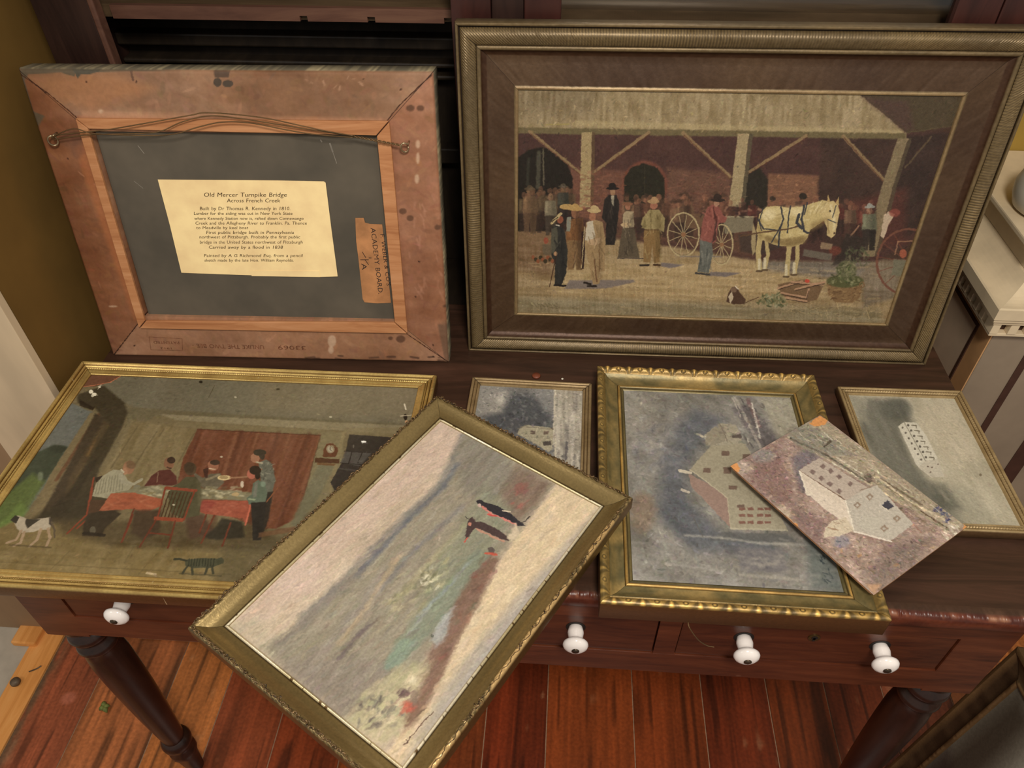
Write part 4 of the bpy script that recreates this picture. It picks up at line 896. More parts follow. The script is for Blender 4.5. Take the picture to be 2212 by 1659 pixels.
p.poly([(1570,650),(1574,632),(1582,618),(1592,616),(1600,630),(1612,645),(1610,655),(1585,655)], (80,58,44), 1, 2); p.ell(1586,624,7,6,(120,96,76)); p.poly([(1574,640),(1582,628),(1586,640),(1580,655)], (190,172,144)); p.line([(1590,616),(1596,622)], 3, (214,196,170)); p.line([(1612,652),(1640,640)], 2, (90,66,48))
# signature
for i, (x, y) in enumerate([(1146+k*4, 656+(k % 2)*3-(k % 3)) for k in range(15)]): p.line([(x, y), (x+3, y+4)], 1.2, (92,82,58), .8)
p.line([(1188,664),(1206,666)], 1.3, (100,84,60), .7)
p.brush(3500, 6, 2.2, 10, None, .4, .5, seed=6)
p.noise(3.5, 200)
p.warp(0.9, 130)
canvas_obj('canvas', p, 0.648, 0.388, 0.0898-BW/2, 0.0782, -0.0085, M['canvas'], fb)

# ---- 3. gilt framed tavern interior lying on the left of the desk
def gild(hi, lo, s, seed, cell=.02):
    return mix(lo, hi, 0.35+0.9*n1(s, cell, seed))
CW, CHh, CT = 0.638, 0.4495, 0.030
fc = thing('picture_frame', 'gilt framed painting of people dining at a red-covered table', 'painting', flat_m(-0.5248, 0.7256, 0.0004, 0.004))
profC = [(0.004, 0.0), (0.001, 0.002), (0.0, 0.006), (0.0, CT-.006), (0.001, CT-.002), (0.003, CT), (0.006, CT-.0008), (0.0075, CT-.004), (0.0085, CT-.0048), (0.0095, CT-.0035), (0.011, CT-.002), (0.0128, CT-.0032), (0.0135, CT-.0052),
         (0.0142, CT-.0056), (0.0152, CT-.0046), (0.0162, CT-.0056), (0.017, CT-.006), (0.019, CT-.0048), (0.0215, CT-.0046), (0.0235, CT-.0062), (0.0245, CT-.0062), (0.027, CT-.005), (0.0285, CT-.0056), (0.0295, CT-.0075), (0.0300, CT-.0105)]
def dispC(r, s, j, L): return np.where(j == 14, 0.0007*np.sin(2*PI*s/0.0034), 0)
def cC(r, s, d, j, Z):
    c = gild((214,184,112), (174,142,82), s, 200+r); c = np.where(((j == 7) | (j == 8) | (j == 12) | (j == 13) | (j == 16) | (j == 23) | (j == 24))[..., None], (112,82,36), c)
    c = np.where((j <= 3)[..., None], (104,72,42), c)
    return np.where((n1(s*1.7+j*.31, .004, 5) > .996)[..., None], (240,225,180), c)
sweep('frame', CW, CHh, profC, M['gold'], fc, cC, side=(1, 1, 1, 1), step=0.0010, disp=dispC)
QC = [(197.0,806.6),(906.5,835.6),(807.4,1274.2),(-92,1224.5)]
p = Paint(960, 660, QC, (116, 104, 76), 31)
p.poly([(180,800),(920,830),(905,915),(860,925),(290,878),(250,860)], (112,106,86), 1, 10); p.poly([(560,815),(920,832),(905,905),(560,885)], (128,118,94), .8, 40)
p.poly([(270,878),(905,915),(900,930),(340,895),(280,930)], (104,96,72), .8, 6); p.poly([(345,892),(905,918),(895,938),(380,905)], (140,130,102), .9, 4); p.poly([(380,908),(895,938),(890,945),(370,918)], (124,112,82), .9, 3)
p.poly([(285,905),(425,925),(400,985),(360,1080),(160,1130),(190,1060),(260,960)], (126,112,80), 1, 10); p.streak(9, 2.05, 70, 8, [(285,905),(430,925),(360,1080),(160,1130)])
for a, b in (((340,930),(290,1005)),((300,915),(240,1010)),((420,935),(385,1000)),((355,925),(345,940))): p.line([a, b], 2.5, (92,80,56), .6, 3)
# window on the left, dark jamb
p.poly([(150,866),(200,888),(130,1000),(40,1130),(-60,1190),(-100,1190),(0,1060)], (106,108,100), 1, 4)
p.poly([(118,958),(145,962),(120,1010),(80,1060),(-20,1150),(-60,1120),(60,985)], (58,66,50), .95, 6); p.ell(125,968,22,8,(50,56,44),.9,5)
p.poly([(70,1020),(96,1040),(40,1130),(-10,1180),(-100,1200),(-60,1130)], (92,106,58), .9, 10); p.poly([(20,1110),(45,1080),(60,1100),(20,1160),(-60,1180)], (104,124,66), .8, 8); p.ell(87,1027,6,10,(120,128,104),.8,4)
p.poly([(196,888),(210,892),(142,1005),(88,1110),(62,1122),(110,1020)], (122,108,78), 1, 3)
p.line([(214,892),(122,1035)], 8, (104,72,50), .85, 3); p.line([(228,910),(190,972)], 9, (158,118,66), .85, 4); p.line([(205,985),(160,1055)], 7, (112,88,58), .7, 4)
p.poly([(206,890),(250,908),(190,1040),(140,1120),(84,1118),(150,1000)], (66,56,42), .95, 5); p.line([(232,912),(192,980)], 9, (156,118,68), .8, 5); p.line([(186,1000),(150,1062)], 8, (118,96,62), .7, 6)
p.poly([(168,850),(225,830),(270,868),(276,890),(262,925),(215,1010),(190,1105),(150,1130),(120,1122),(196,975),(226,905),(205,878),(168,868)], (66,58,42), 1, 5)
p.poly([(165,1080),(215,1040),(262,1100),(225,1135),(180,1148),(60,1128),(95,1100)], (58,52,38), .85, 14); p.poly([(190,1000),(215,985),(150,1100),(118,1118),(110,1100)], (52,46,34), .7, 6); p.poly([(172,860),(205,878),(200,884),(172,874)], (44,36,26), .9, 3)
p.poly([(225,905),(238,915),(165,1035),(140,1070),(150,1030)], (92,76,52), .55, 6)
p.poly([(190,802),(264,808),(236,824),(205,832),(178,833)], (112,76,56), 1, 1); p.line([(180,833),(205,829),(238,823),(262,809)], 2.4, (188,118,84))
p.ell(197,843,5,4,(240,232,205)); p.ell(204,849,5,4,(240,232,205)); p.ell(200,852,3,3,(240,232,205)); p.ell(215,833,3,2.2,(225,215,190)); p.line([(218,828),(212,838)], 1.5, (210,196,170))
# red brown boards
RB = [(428,925),(695,938),(640,1140),(560,1140),(380,1060),(396,990)]
p.poly(RB, (112,72,52), 1, 2)
for i, (x0, x1) in enumerate(((428,420),(510,440),(520,500),(556,530),(600,560),(625,585),(665,615),(690,630))):
    p.line([(x0+4, 926+i*1.5), (x0-62, 1140)], 5 if i % 2 else 9, [(84,52,38),(138,98,70)][i % 2], .5, 6)
p.streak(8, 1.95, 60, 5, RB)
p.line([(428,925),(695,938)], 2.5, (84,48,34), .8); p.line([(695,938),(640,1140)], 2.5, (80,46,32), .9, 1.5)
# clock post and window
p.poly([(697,930),(745,932),(742,1020),(700,1090),(600,1140),(640,1140)], (128,118,88), 1, 4); p.poly([(690,1000),(725,1004),(690,1075),(640,1140),(630,1130)], (116,112,88), .9, 5); p.line([(745,932),(715,1060)], 6, (138,124,90), .7, 4)
p.poly([(700,985),(701,968),(708,956),(720,955),(732,964),(733,972),(727,985)], (98,62,42), 1, 1.5); p.ell(716,968,9,9,(148,134,108)); p.ell(716,968,6,6,(170,160,136)); p.line([(716,963),(716,969),(719,971)], 1, (70,60,48)); p.poly([(684,986),(736,990),(735,999),(682,997)], (82,56,38)); p.poly([(688,997),(728,1000),(724,1004),(686,1002)], (112,84,56))
p.poly([(757,936),(850,942),(800,1015),(730,1068),(716,1040),(745,990)], (58,52,46), 1, 1.5); p.poly([(748,972),(806,975),(780,1005),(738,998)], (86,82,76), .85, 2)
for a, b in (((763,974),(755,1000)),((785,975),(775,998)),((746,972),(806,976)),((738,998),(785,1002))): p.line([a, b], 2, (46,40,36))
p.ell(788,952,5.5,2.4,(250,248,238)); p.ell(766,962,1.5,4,(120,112,100),.7); p.line([(735,1010),(770,1014)], 3, (90,88,80), .6, 2)
p.poly([(745,932),(905,942),(905,920),(745,922)], (128,116,86), .7, 3)
# floor
p.poly([(-110,1190),(40,1120),(130,1130),(260,1165),(420,1175),(560,1172),(830,1140),(820,1290),(-110,1240)], (122,106,70), 1, 8)
p.poly([(120,1120),(560,1130),(620,1175),(560,1190),(240,1180),(130,1150)], (82,70,48), .8, 14); p.poly([(-110,1205),(500,1225),(480,1280),(-110,1240)], (136,118,78), .6, 20)
p.streak(8, 2.2, 60, 14, [(-110,1170),(830,1150),(820,1290),(-110,1240)]); p.streak(6, .07, 90, 6, [(-110,1170),(830,1150),(820,1290),(-110,1240)])
for a, b in (((290,1180),(270,1215)),((150,1190),(110,1230)),((340,1195),(300,1240)),((-60,1210),(500,1240))): p.line([a, b], 1.6, (90,78,52), .5, 2)
p.line([(318,1237),(337,1240)], 4, (196,176,140), .9, 2)
p.poly([(480,1180),(620,1160),(560,1280),(460,1270)], (92,84,62), .6, 25)
# left chair and man
p.brush(8000, 12, 3.6, 9, None, .4, .6)
for l in ([(203,1030),(197,1060),(188,1108)], [(190,1108),(145,1152)], [(194,1115),(168,1140)], [(288,1110),(264,1170)], [(196,1103),(225,1108)], [(200,1052),(196,1080)]): p.line(l, 3.6, (132,64,44), .95, 1.2)
p.poly([(206,1030),(225,1025),(222,1038),(208,1040)], (50,40,30)); 
p.poly([(196,1078),(240,1078),(262,1092),(230,1110),(190,1108)], (78,58,42), 1, 2); p.poly([(190,1108),(240,1100),(262,1108),(228,1140),(218,1158),(178,1156),(182,1130)], (58,50,38), 1, 3); p.ell(201,1145,7,9,(96,90,74),.9); p.line([(182,1150),(225,1155)], 6, (44,38,30), .9)
p.poly([(200,1070),(206,1046),(222,1026),(246,1012),(264,1014),(276,1034),(290,1044),(278,1058),(250,1062),(236,1076)], (156,150,124), 1, 1.5)
for k in range(10): p.line([(214+k*6, 1034-k*1.6), (206+k*6.5, 1066-k)], 1.3, (104,100,80), .6)
p.line([(262,1020),(266,1040),(290,1044),(306,1034)], 7, (158,152,128), .95); p.ell(279,1008,13,15,(150,112,84),1,1,.4); p.ell(284,1002,11,9,(112,90,66),.9,3,.4); p.ell(271,1016,5,8,(170,128,98),.8,2); p.line([(262,1012),(268,1018)], 3, (190,180,152))
# second man, third from behind, fourth
p.poly([(310,1052),(328,1026),(345,1014),(368,1012),(382,1026),(384,1044),(350,1052)], (86,50,42), 1, 2); p.ell(366,999,11,13,(132,96,72)); p.ell(371,992,9,7,(64,50,40)); p.line([(362,1007),(370,1010)], 3, (80,60,48)); p.line([(316,1050),(350,1046)], 5, (120,84,64), .8); p.ell(297,1052,8,7,(120,116,96),.9,2); p.line([(340,1040),(343,1018)], 1.5, (150,130,100), .7)
p.poly([(420,1018),(440,1030),(455,1022),(478,1020),(486,1040),(470,1056),(440,1052),(424,1040)], (104,96,78), 1, 2); p.ell(462,1004,12,12,(150,104,80)); p.ell(466,997,11,6,(72,58,46)); p.line([(454,1010),(466,1012)], 2.5, (206,182,150)); p.line([(448,1034),(474,1024)], 6, (136,124,98)); p.poly([(440,1012),(452,1008),(450,1030),(444,1030)], (70,48,40), .9)
p.ell(486,1030,15,5.5,(206,184,136)); p.ell(485,1029,10,3.4,(160,138,98))
# red cloths and table things
p.poly([(300,1050),(345,1046),(545,1062),(548,1080),(238,1068)], (128,122,96), 1, 3); p.dabs(110, (295,1050,540,1074), [(170,164,132),(104,96,70),(196,186,152),(132,120,84)], 10, 4, .1, .3, .75)
p.poly([(240,1064),(288,1062),(350,1076),(352,1090),(310,1108),(290,1098),(214,1102),(226,1086)], (158,90,64), 1, 1.5); p.poly([(412,1078),(545,1080),(544,1096),(532,1133),(527,1118),(440,1108),(420,1096)], (152,84,64), 1, 1.5)
p.poly([(412,1078),(470,1082),(450,1105),(425,1100)], (134,62,54), .7, 6); p.line([(545,1080),(532,1133)], 3, (196,110,86), .8); p.dabs(30, (225,1066,340,1100), [(180,118,86),(130,74,54)], 18, 4, .15, .3, .4); p.dabs(30, (430,1084,540,1110), [(176,110,86),(128,68,54)], 18, 4, .15, .3, .4)
p.poly([(290,1100),(350,1100),(345,1150),(310,1165),(285,1150)], (72,58,44), .9, 6); p.poly([(396,1100),(440,1110),(470,1150),(410,1165)], (78,58,46), .8, 8); p.poly([(480,1118),(525,1125),(530,1160),(470,1165),(440,1160),(470,1135)], (52,48,38), .9, 5)
p.poly([(390,1040),(402,1028),(424,1028),(434,1042),(436,1078),(432,1112),(396,1118),(372,1108),(364,1070),(372,1050)], (80,76,54), 1, 2); p.ell(413,1011,13,14,(84,68,50)); p.ell(410,1008,12,12,(66,54,40),.8,3); p.poly([(425,1034),(436,1042),(440,1080),(430,1100)], (96,90,66), .7, 4)
# windsor chair
p.line([(360,1052),(424,1058)], 7, (136,70,50), 1, 1.2); p.line([(358,1055),(341,1118)], 3.2, (124,62,44)); p.line([(422,1058),(398,1122)], 3.2, (124,62,44))
for k in range(7): p.line([(367+k*8, 1060+k*.6), (349+k*7.5, 1116+k*.8)], 2.4, (72,54,36), .95)
p.poly([(334,1114),(398,1118),(396,1126),(334,1122)], (142,74,52), 1, 1.2)
for l in ([(338,1122),(303,1180)], [(380,1124),(364,1182)], [(322,1150),(372,1154)], [(447,1110),(432,1150)], [(500,1128),(482,1178)], [(465,1112),(436,1172)], [(290,1098),(264,1170)]): p.line(l, 3.4, (104,56,40), .95, 1.2)
# standing woman, boy
p.poly([(560,998),(576,990),(590,1000),(597,1035),(590,1062),(572,1064),(564,1030)], (104,104,90), 1, 2); p.dabs(40, (562,995,596,1040), [(150,148,126),(74,72,62)], 5, 2, .8, .8, .7)
p.line([(566,1012),(540,1028),(500,1030)], 4, (148,112,84), .95); p.ell(553,987,10,11,(156,114,88)); p.ell(563,975,14,7,(62,56,44)); p.ell(568,982,6,9,(66,58,46)); p.line([(556,996),(568,998)], 4, (170,160,134))
p.poly([(560,1064),(592,1060),(582,1120),(572,1150),(548,1150),(552,1090)], (56,50,42), 1, 3)
p.poly([(548,1042),(560,1034),(574,1042),(580,1064),(574,1086),(540,1088),(534,1074),(546,1066)], (98,108,90), 1, 2); p.poly([(552,1040),(560,1038),(556,1070),(548,1074)], (120,118,104), .8, 2); p.ell(570,1044,6,6,(132,148,126),.8,3)
p.poly([(544,1084),(578,1082),(574,1110),(566,1165),(548,1166),(546,1120)], (50,46,40), 1, 2); p.ell(545,1022,10,11,(172,104,84)); p.ell(553,1014,13,10,(54,44,34)); p.ell(558,1024,6,9,(54,44,34)); p.line([(540,1076),(552,1078)], 4, (140,150,120)); p.line([(602,1052),(578,1082)], 3, (130,84,58)); p.ell(525,1044,4,7,(196,180,156)); p.ell(510,1066,8,4,(176,152,110)); p.poly([(560,1150),(640,1135),(640,1146),(560,1160)], (116,84,60), .7, 3)
# dog and cat
p.poly([(28,1122),(38,1112),(52,1116),(60,1122),(90,1118),(108,1116),(112,1130),(108,1142),(86,1144),(70,1148),(48,1150),(36,1140)], (176,164,142), 1, 2)
p.poly([(22,1122),(32,1112),(42,1116),(34,1130)], (58,54,46)); p.poly([(56,1120),(88,1120),(76,1128),(60,1140),(54,1130)], (62,58,48), 1, 2); p.poly([(106,1116),(114,1122),(112,1136),(106,1130)], (70,62,52), 1, 2)
for l in ([(46,1145),(34,1165),(14,1172)], [(52,1148),(44,1172),(30,1178)], [(88,1142),(80,1165),(64,1179)], [(104,1140),(108,1160),(100,1178)]): p.line(l, 5, (164,140,112), .95, 1.5)
p.line([(112,1126),(118,1145),(118,1160)], 3, (92,80,62)); p.line([(20,1176),(110,1182)], 3, (76,64,44), .6, 2)
p.poly([(400,1208),(440,1204),(470,1206),(480,1202),(486,1208),(484,1216),(470,1220),(460,1226),(420,1226),(402,1222)], (72,72,54), 1, 1.5); p.line([(404,1210),(388,1206),(378,1207)], 4, (60,60,46))
for l in ([(406,1222),(396,1238)], [(416,1224),(418,1240)], [(450,1224),(444,1240)], [(460,1222),(462,1238)]): p.line(l, 4, (60,60,46), .95, 1.2)
for k in range(10): p.line([(410+k*6, 1206), (408+k*6, 1222)], 1.5, (42,44,34), .8)
p.line([(390,1238),(480,1243)], 3, (74,68,48), .7, 2)
# flaking
for x, y in ((510,855),(716,898),(376,1089),(479,985)): p.ell(x,y,3,2,(205,196,168),.8)
p.line([(465,830),(452,856)], 1.5, (76,66,46), .8); p.ell(435,822,4,3,(46,40,28)); p.line([(876,870),(880,882)], 3, (215,205,180)); p.ell(878,898,4,7,(40,34,28)); p.line([(868,896),(892,894)], 2, (200,188,160)); p.ell(880,908,3,3,(190,150,110)); p.ell(602,838,4,2,(70,62,44))
p.brush(3000, 7, 2.4, 8, None, .4, .5, seed=6)
p.noise(4, 14); p.noise(3, 120)
p.warp(0.8, 110)
canvas_obj('canvas', p, 0.580, 0.3915, -CW/2+0.029, -CHh/2+0.029, CT-0.0078, M['varnish'], fc)

# ---- 4. small frame, landscape with a white house
FW_, FH_, FT = 0.2093, 0.262, 0.018
ff = thing('picture_frame', 'small narrow-framed grey painting of a white house, partly under the ornate frame', 'painting', flat_m(-0.0448, 0.8302, 0.0004, -0.0179))
profF = [(0.002, 0), (0, .002), (0, FT-.003), (0.0012, FT-.0005), (0.003, FT), (0.005, FT-.001), (0.0058, FT-.003), (0.0068, FT-.0015), (0.009, FT-.001), (0.0105, FT-.0025), (0.0112, FT-.004), (0.0125, FT-.003), (0.0145, FT-.003), (0.0158, FT-.005), (0.0162, FT-.0085)]
def cF(r, s, d, j, Z):
    c = gild((158,134,96), (130,108,72), s, 300+r); c = np.where(((j == 6) | (j == 10))[..., None], (92,70,42), c); return np.where((j <= 2)[..., None], (84,62,42), c)
sweep('frame', FW_, FH_, profF, M['bronze'], ff, cF, step=0.002)
QF = [(1037.2,833.6),(1258.8,846.0),(1251.4,1071),(998.5,1055)]
p = Paint(300, 380, QF, (128, 126, 122), 41)
p.noise(16, 5); p.ell(1075,872,38,26,(176,170,158),.7,18); p.ell(1092,862,22,14,(206,200,186),.7,12); p.poly([(1035,830),(1080,835),(1060,900),(1010,960)], (150,146,138), .7, 20)
p.poly([(1100,850),(1150,855),(1190,900),(1192,960),(1160,935),(1115,925),(1070,940),(1040,900),(1085,890)], (78,80,82), .9, 16); p.poly([(1040,960),(1100,900),(1195,905),(1190,1070),(1000,1060)], (84,84,86), .6, 24)
p.dabs(70, (1085,850,1195,930), [(60,62,66),(120,120,118),(150,148,142)], 6, 4, .5, 1, .5)
p.poly([(1196,838),(1262,842),(1250,1070),(1196,1060)], (172,164,148), .95, 3); p.streak(20, 1.58, 60, 5, [(1196,838),(1262,842),(1250,1070),(1196,1060)]); p.line([(1199,842),(1195,960)], 3, (206,196,176), .8); p.dabs(50, (1200,850,1255,1060), [(212,204,188),(120,114,108)], 34, 4, 1.57, .06, .5)
p.poly([(1120,928),(1136,917),(1195,924),(1193,968),(1185,975),(1136,946),(1118,938)], (170,162,138), 1, 1.5); p.line([(1120,925),(1137,918)], 2, (120,112,96)); p.line([(1137,922),(1195,926)], 2, (140,132,112)); p.line([(1135,942),(1193,947)], 1.5, (140,132,112), .8)
for x, y in ((1151,934),(1179,935)): p.poly([(x-5,y-4),(x+5,y-4),(x+5,y+3),(x-5,y+3)], (112,96,84))
p.poly([(1172,952),(1190,952),(1190,961),(1174,961)], (84,76,70)); p.line([(1200,940),(1200,985)], 2.5, (200,190,170)); p.line([(1224,955),(1222,990)], 4, (86,82,84), .8, 2)
p.dabs(30, (1190,960,1250,1060), [(96,92,92),(200,194,180)], 20, 4, 1.5, .2, .5)
p.brush(2600, 11, 4, 18, None, .4, .7)
p.warp(1.2, 60)
canvas_obj('canvas', p, 0.1777, 0.2303, -FW_/2+0.0158, -FH_/2+0.0158, FT-.0062, M['oil'], ff)

# ---- 5. deep gilt frame, mill house lying on its side
EW, EH, ET = 0.3686, 0.4589, 0.042
fe = thing('picture_frame', 'deep green-gold ornamented frame with a grey painting of a large stone house', 'painting', flat_m(0.2528, 0.7504, 0.0004, -0.001))
profE = [(0.003, 0), (0.0008, .003), (0.0008, ET-.006)]+[(0.0008+0.0125*t/13, ET-.004+0.004*math.sin(PI*min(1, (t+2)/13.0))-(0.003*max(0, t-10)/3)) for t in range(14)]+[(0.0145, ET-.006), (0.018, ET-.0095), (0.023, ET-.0125), (0.029, ET-.0138), (0.0345, ET-.0135), (0.0352, ET-.0148), (0.0362, ET-.0125), (0.038, ET-.0118), (0.040, ET-.0128), (0.0408, ET-.0145), (0.0425, ET-.0138), (0.045, ET-.0148), (0.0465, ET-.0182)]
def leafy(s, j, L):
    P = L/round(L/0.036); x = (np.mod(s, P)/P-0.5)*0.036; y = (j-3)/13*0.0125
    th = np.arctan2(x, 0.0155-y); rr = np.hypot(x, 0.0155-y)
    fan = np.cos(th*7.0)*np.clip(1.15-np.abs(th)/0.95, 0, 1)
    x2 = (np.mod(s+P/2, P)/P-0.5)*0.036; r2 = np.hypot(x2, (y-0.006)*1.2); scroll = np.sin(r2*1500)*np.clip(1-r2/0.0065, 0, 1)*1.2
    return np.where((j >= 3) & (j <= 16), fan*np.clip(rr/0.011, 0, 1)+scroll, 0)
def dispE(r, s, j, L):
    amp = 0.0015 if r == 2 else 0.00025
    return amp*leafy(s, j, L)+np.where((j >= 17) & (j <= 20), .0003*(n1(s+j, .01, 4)-.5), 0)
def cE(r, s, d, j, Z):
    L = EW if r % 2 == 0 else EH; lf = leafy(s, j, L)
    c = mix((92,84,54), (128,112,70), n1(s+j*.013, .03, 400+r))
    worn = mix((104,84,46), (214,172,92), lf*.8+.35); edge = (j >= 3) & (j <= 16)
    k = 1.0 if r in (0, 2) else 0.65  # side rails duller: uneven reflected light on the rails put into the gilt colour
    c = np.where(edge[..., None], c*(1-k)+worn*k*(0.9+.2*n1(s, .02, 9)[..., None]), c)
    c = np.where(((j >= 23) & (j <= 24))[..., None], mix((150,118,62), (204,162,88), n1(s, .02, 410+r)), c); c = np.where(((j == 22) | (j == 26))[..., None], (78,62,34), c)
    st = np.clip((n1(s+.01*d*50, .05, 444+r)-.6)*4, 0, 1); c = np.where(((j >= 17) & (j <= 21))[..., None], mix((98,90,58), (164,138,84), np.clip((n1(s*1.0+j*7.7, .012, 460+r)*.6+st*.6), 0, 1)), c)
    return np.where((j <= 2)[..., None], (98,66,36), c)
sweep('frame', EW, EH, profE, M['olivegold'], fe, cE, step=0.0007, disp=dispE)
QE = [(1348,842.6),(1706.6,858.4),(1821.8,1278),(1368.4,1251.6)]
p = Paint(460, 600, QE, (132, 128, 120), 51)
p.noise(14, 5, tint=(1, 1, 1.05)); p.noise(9, 14); p.poly([(1350,850),(1420,855),(1410,960),(1355,940)], (150,144,132), .6, 24)
p.poly([(1500,880),(1570,905),(1520,950),(1480,1010),(1490,1080),(1560,1150),(1660,1165),(1700,1200),(1500,1190),(1420,1110),(1430,1000),(1460,920)], (96,98,102), .9, 26)
p.poly([(1450,1060),(1560,1160),(1500,1180),(1440,1130)], (88,90,94), .7, 18); p.ell(1388,1105,28,44,(134,114,94),.7,16); p.poly([(1580,880),(1620,870),(1700,980),(1660,990)], (104,98,98), .9, 8); p.poly([(1640,860),(1710,860),(1740,960),(1690,960)], (160,154,136), .9, 12)
p.streak(9, .5, 40, 10); p.dabs(60, (1370,900,1470,1020), [(156,152,146),(112,112,116)], 22, 8, 2.2, .5, .35)
for l, w, c in (([(1590,862),(1620,920),(1650,980)],6,(168,160,148)), ([(1600,858),(1655,965)],3,(92,86,84)), ([(1615,862),(1640,920)],8,(120,96,96)), ([(1624,870),(1642,945)],3.5,(210,202,188)), ([(1582,858),(1600,900)],2.5,(190,182,168))): p.line(l, w, c, .85, 2)
p.dabs(24, (1590,860,1660,970), [(206,198,182),(80,76,76)], 10, 3, 1.1, .3, .7)
p.poly([(1522,940),(1540,924),(1556,913),(1590,916),(1605,960),(1530,962)], (160,152,132), 1, 1.5); p.poly([(1522,940),(1556,913),(1570,950),(1527,965)], (144,136,118), .9, 2); p.line([(1507,937),(1524,943)], 5, (190,180,158)); p.line([(1556,914),(1571,952)], 2, (120,110,96)); p.poly([(1580,935),(1600,935),(1602,945),(1583,945)], (90,80,74))
p.brush(5000, 16, 6, 13, None, .4, .6)
G1 = [(1491,1013),(1516,984),(1537,962),(1610,958),(1640,1010),(1655,1050),(1660,1080),(1572,1074),(1530,1042)]
p.poly(G1, (156,148,126), 1, 1.5); p.poly([(1488,1022),(1530,1044),(1572,1074),(1579,1140),(1540,1098),(1494,1050)], (148,124,112), 1, 1.5); p.line([(1491,1013),(1530,1042),(1572,1074),(1579,1140)], 2.5, (182,172,146), .9); p.line([(1470,1016),(1492,1020)], 7, (196,186,166)); p.line([(1474,1057),(1488,1062)], 6, (180,170,154))
p.poly([(1572,1074),(1640,1074),(1680,1100),(1700,1142),(1579,1140)], (158,150,128), 1, 1.5); p.line([(1579,1140),(1700,1144)], 4, (180,172,148), .8)
for x, y, w, h in ((1567,978,9,5),(1528,1015,8,5),(1571,1015,8,7),(1583,1052,9,4),(1612,985,8,5),(1600,1092,8,3)): p.poly([(x-w,y-h),(x+w,y-h),(x+w,y+h),(x-w,y+h)], (108,88,76), .95, 1.5)
for y in (1098,1112,1127): 
    for x in (1602,1620,1641,1657): p.poly([(x-6,y-3),(x+7,y-3),(x+8,y+3),(x-5,y+3)], (124,88,76), .95, 1.2)
p.poly([(1560,1148),(1700,1152),(1720,1170),(1540,1166)], (90,90,88), .8, 5); p.line([(1480,1155),(1560,1160),(1640,1172),(1740,1176)], 4, (176,172,160), .6, 4); p.line([(1500,1120),(1520,1160)], 2, (96,92,86), .7)
p.poly([(1590,1180),(1690,1186),(1700,1235),(1600,1232)], (116,112,112), .8, 8); p.dabs(40, (1590,1185,1700,1235), [(146,140,132),(88,86,92),(160,154,142)], 12, 6, .05, .4, .5); p.line([(1600,1240),(1730,1250)], 6, (176,170,156), .5, 4); p.line([(1440,1215),(1560,1232)], 4, (168,164,156), .5, 4)
p.poly([(1740,1150),(1790,1170),(1822,1276),(1750,1270)], (96,104,100), .7, 14); p.dabs(16, (1770,1195,1800,1260), [(48,56,60)], 9, 2, 1.3, .5, .8)
p.dabs(50, (1370,1150,1800,1270), [(160,156,146),(112,112,112)], 30, 5, .1, .2, .35); p.noise(4, 90)
p.brush(900, 7, 3, 9, None, .4, .4, seed=6)
p.warp(1.3, 70)
canvas_obj('canvas', p, 0.2770, 0.3673, -EW/2+0.0458, -EH/2+0.0458, ET-.0155, M['oil'], fe)
MB().tube(catmull([(-0.066, -0.225, 0.004), (-0.064, -0.234, 0.0), (-0.050, -0.238, -0.022), (-0.036, -0.238, -0.036), (-0.026, -0.238, -0.039)], 5), 0.0008, 6).build('loose_wire', M['wire'], fe)

# ---- 6. small frame on the right, long white mill
GW, GH, GT = 0.208, 0.2945, 0.018
fg = thing('picture_frame', 'small beaded gold frame, painting of a long white mill, rightmost on the desk', 'painting', flat_m(0.5874, 0.8322, 0.0004, 0.0124))
def cG(r, s, d, j, Z):
    c = gild((172,148,106), (142,118,78), s, 500+r); c = np.where(((j == 6) | (j == 10))[..., None], (96,72,42), c); return np.where((j <= 2)[..., None], (100,74,48), c)
def dispG(r, s, j, L): return np.where((j == 8) | (j == 7), .0006*np.sin(2*PI*s/.0042), 0)
sweep('frame', GW, GH, profF, M['bronze'], fg, cG, step=0.001, disp=dispG)
QG = [(1832.6,853.8),(2061.4,861.6),(2203.8,1137.2),(1934.6,1125.8)]
p = Paint(300, 440, QG, (178, 170, 148), 61)
p.noise(9, 5); p.poly([(1870,860),(1955,866),(1975,920),(1945,925),(1975,1000),(2010,1045),(2050,1070),(2080,1130),(1950,1125),(1890,1000),(1855,930),(1862,890)], (112,110,98), .95, 18); p.ell(1935,885,34,24,(98,98,88),.8,14); p.poly([(1835,855),(1870,860),(1880,920),(1850,900)], (150,146,130), .8, 12)
p.streak(9, 1.05, 50, 10); p.poly([(1990,870),(2060,870),(2120,990),(2060,1010),(1990,930)], (196,184,160), .6, 24); p.poly([(2030,1040),(2100,1060),(2150,1130),(2060,1125)], (150,146,128), .6, 20); p.poly([(1990,1040),(2040,1045),(2080,1100),(2030,1100)], (92,92,82), .6, 14)
p.brush(2500, 12, 4, 8, 1.1, .3, .55)
p.poly([(1940,922),(1953,912),(1979,913),(2000,940),(2026,992),(1998,998),(1984,1010),(1977,1000),(1958,962)], (206,200,182), 1, 1.5); p.poly([(1984,1010),(1998,996),(2026,992),(2040,1030),(2010,1032)], (192,184,166), 1, 1.5); p.line([(1953,912),(1999,996)], 1.6, (140,134,118)); p.line([(1940,922),(1980,1008),(2010,1032)], 1.6, (150,144,128), .8)
for k in range(7):
    x, y = 1962+k*6.3, 919+k*11.5; p.ell(x, y, 2.6, 2.6, (96,90,82)); p.ell(x-12+k*.3, y+5, 2.2, 2.4, (110,102,92)); p.line([(x+8,y),(x+17,y+1)], 2.6, (112,104,88), .9); p.line([(x+17,y),(x+17,y+6)], 1.6, (112,104,88), .8)
